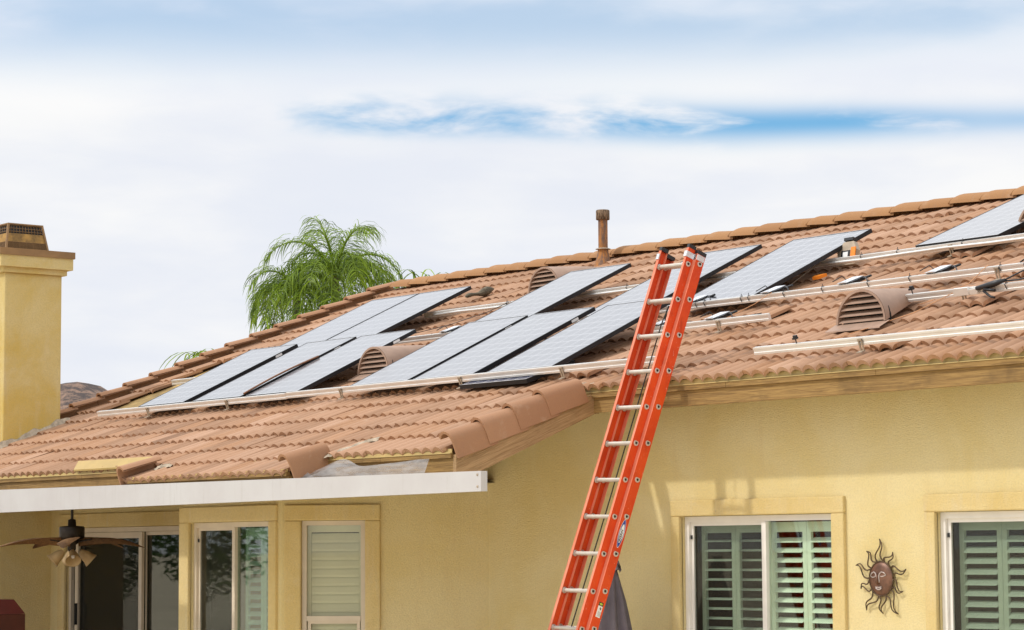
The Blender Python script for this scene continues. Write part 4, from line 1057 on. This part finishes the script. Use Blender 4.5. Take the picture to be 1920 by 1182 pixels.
# ------------------------------------------------------------------ dark red cabinet on the patio
cabn = empty('grill', (-6.5, -1.9, 0), 'dark red steel grill with a sloping lid at the bottom left', 'grill')
MB().box(-7.0, -5.85, -2.22, -1.9, .25, 1.128).build('body', 'maroon', cabn)
MB().prism([(-7.0, 1.131), (-5.85, 1.131), (-6.12, 1.285), (-7.0, 1.285)], (0, -2.22, 0), EX, EZ, EY, .32).build('lid', 'maroon', cabn, fix=True)
for x in (-6.9, -5.95):
    MB().box(x, x + .06, -2.15, -2.09, 0, .25).build('leg', 'blackplastic', cabn)

# ------------------------------------------------------------------ plants beyond the roof
def blade_strip(m, pts, wd, side):
    n = len(pts); vs = []
    for i, p in enumerate(pts):
        q = i / (n - 1); h = wd * (1 - q) ** .6 * (.4 + .6 * min(1, q * 5)) * .5
        vs += [p + side * h, p - side * h]
    m.add(vs, [(2 * i, 2 * i + 1, 2 * i + 3, 2 * i + 2) for i in range(n - 1)], True)
def frond(crown, az_, elev, Lr, droop, nl, Ll, rnd, wd=.055):
    m = MB(); d = Vector((math.cos(az_) * math.cos(elev), math.sin(az_) * math.cos(elev), math.sin(elev)))
    p = crown.copy(); pts = [p.copy()]; N_ = 22; v = d.copy()
    for i in range(N_):
        v = (v + Vector((0, 0, -droop * (1.0 / N_) * (1 + i / N_)))).normalized(); p = p + v * (Lr / N_); pts.append(p.copy())
    m.tube(pts, [.045 * (1 - i / (N_ + 2)) + .004 for i in range(N_ + 1)], 4)
    for k in range(nl):
        q = .10 + .90 * k / nl; fi = q * N_; i = min(N_ - 1, int(fi)); base = pts[i].lerp(pts[i + 1], fi - i); tg = (pts[i + 1] - pts[i]).normalized()
        sd = tg.cross(EZ); sd = sd.normalized() if sd.length > .05 else Vector((1, 0, 0))
        for sg in (-1, 1):
            ll = Ll * (1 - .45 * max(0, q - .5) / .5) * rnd.uniform(.55, 1.25)
            out = (sd * sg * rnd.uniform(.5, .9) + tg * rnd.uniform(.4, .8) + Vector((0, 0, rnd.uniform(-.2, .7)))).normalized()
            pp2 = base.copy(); lp = [pp2.copy()]; vv = out
            for s in range(5):
                vv = (vv + Vector((rnd.gauss(0, .10), rnd.gauss(0, .10), (-.30 - .12 * s) * rnd.uniform(.6, 1.3)))).normalized() if s else vv
                pp2 = pp2 + vv * (ll / 5); lp.append(pp2.copy())
            sidev = vv.cross(Vector((FW.x, FW.y, 0))).normalized() if rnd.random() < .6 else tg
            blade_strip(m, lp, wd, sidev)
    return m
def palm(base, height, n, Lr, Ll, label, seed, cat='palm tree', spread=(.5, 1.4), droop=2.6, wd=.055, extra=()):
    rnd = random.Random(seed); base = Vector(base); cr = base + EZ * height
    t = empty('palm_tree', base, label, cat)
    MB().tube([base, base + EZ * height * .5 + EX * .05, cr], [.19, .15, .12], 10).build('trunk', 'stem', t)
    for k in range(n):
        a = 2 * PI * k / n + rnd.uniform(-.25, .25)
        frond(cr, a, rnd.uniform(*spread), Lr * rnd.uniform(.8, 1.1), droop * rnd.uniform(.8, 1.2), 46, Ll, rnd, wd).build('frond', 'palm', t)
    for a, e, L_, dr_ in extra:
        frond(cr, a, e, L_, dr_, 46, Ll, rnd, wd).build('frond', 'palm', t)
    return t
RTH = math.atan2(RT.y, RT.x)       # direction that runs left to right across the view
pb = EYE + (628 - 960) / 4632.96 * RT * 70 + FW * 70
palm((pb.x, pb.y, 0), 9.55, 16, 2.4, 1.0, 'taller full palm with drooping green fronds behind the roof', 14, spread=(.55, 1.35), droop=2.2, wd=.030,
     extra=((RTH, 1.05, 2.9, 2.4), (RTH + .4, .85, 2.6, 2.5), (RTH - .3, .6, 2.3, 2.4), (RTH + 1.0, 1.3, 2.5, 1.5), (RTH - .9, 1.25, 2.6, 1.7), (RTH + PI, 1.2, 2.7, 2.0), (RTH + PI - .5, .9, 2.5, 2.6), (RTH - PI / 2, .9, 2.2, 3.0), (RTH - 1.2, .5, 2.0, 2.8), (RTH + 2.2, 1.35, 2.4, 1.3)))
pb2 = EYE + (556 - 960) / 4632.96 * RT * 70 + FW * 70
palm((pb2.x, pb2.y, 0), 9.05, 10, 1.9, 1.0, 'shorter palm clump with hanging leaflets at the left of the taller palm', 9, spread=(.6, 1.35), droop=2.5, wd=.030,
     extra=((RTH + PI, .95, 1.9, 2.6), (RTH, .8, 2.1, 2.6), (RTH + PI + .4, 1.2, 1.9, 2.2), (RTH + .5, .45, 2.2, 2.4), (RTH - .9, .3, 1.6, 2.3), (RTH + PI - .6, .5, 1.7, 2.5), (RTH - PI / 2, .8, 1.6, 3.2)))
def tuft(p, label, n, Ls, seed, cat='plant', sprd=1.0):
    rnd = random.Random(seed); p = Vector(p); t = empty('arching_plant', (p.x, p.y, 0), label, cat)
    MB().tube([(p.x, p.y, 0), p], [.06, .03], 6).build('stem', 'stem', t)
    m = MB()
    for k in range(n):
        a = rnd.uniform(0, 2 * PI); v = Vector((math.cos(a) * .5 * sprd, math.sin(a) * .5 * sprd, 1)).normalized(); q = p + Vector((rnd.uniform(-.35, .35) * sprd, rnd.uniform(-.35, .35) * sprd, 0)); pts = [q.copy()]
        for s in range(7):
            v = (v + Vector((0, 0, -.30 - .06 * s)) + Vector((math.cos(a), math.sin(a), 0)) * .22).normalized(); q = q + v * (Ls / 7) * rnd.uniform(.8, 1.1); pts.append(q.copy())
        blade_strip(m, pts, .032, RT)
    m.build('foliage', 'palm', t)
tuft((-9.9, 3.05, 4.42), 'tuft of thin arching green leaves behind the left roof edge', 34, .75, 11)
tuft((-11.5, 7.7, 5.95), 'few green leaf tips showing above the left end of the ridge', 9, .62, 5, sprd=.55)
tuft((-14.8, 6.9, 5.25), 'small green sprig behind the rake tiles left of the palm', 6, .4, 8, sprd=.5)

# ------------------------------------------------------------------ garden out of frame, seen only in the glass
def bush(c, rx, rz, n, label, seed, name='garden_tree', trunk=1.0):
    rnd = random.Random(seed); c = Vector(c); t = empty(name, (c.x, c.y, 0), label, 'tree', 'garden trees reflected in the patio glass'); m = MB()
    for k in range(n):
        u = Vector((rnd.gauss(0, 1), rnd.gauss(0, 1), rnd.gauss(0, 1))).normalized() * rnd.uniform(.5, 1) ** .5
        p = c + Vector((u.x * rx, u.y * rx, u.z * rz)); a = Vector((rnd.gauss(0, 1), rnd.gauss(0, 1), rnd.gauss(0, 1))).normalized(); b_ = a.orthogonal().normalized(); s = rnd.uniform(.05, .14)
        m.add([p - a * s, p + b_ * s * .35, p + a * s, p - b_ * s * .35], [(0, 1, 2, 3)])
    m.build('crown', 'bush', t); MB().tube([(c.x, c.y, 0), c], [.16, .09], 7).build('trunk', 'stem', t)
bush((-18, -9.5, 2.6), 2.0, 1.9, 3600, 'leafy garden tree nearest the patio', 21); bush((-23, -13, 3.0), 2.6, 2.3, 3600, 'broader garden tree farther down the yard', 22); bush((-21, -7.5, 2.2), 1.8, 1.7, 2600, 'low garden tree beside the side fence', 23)
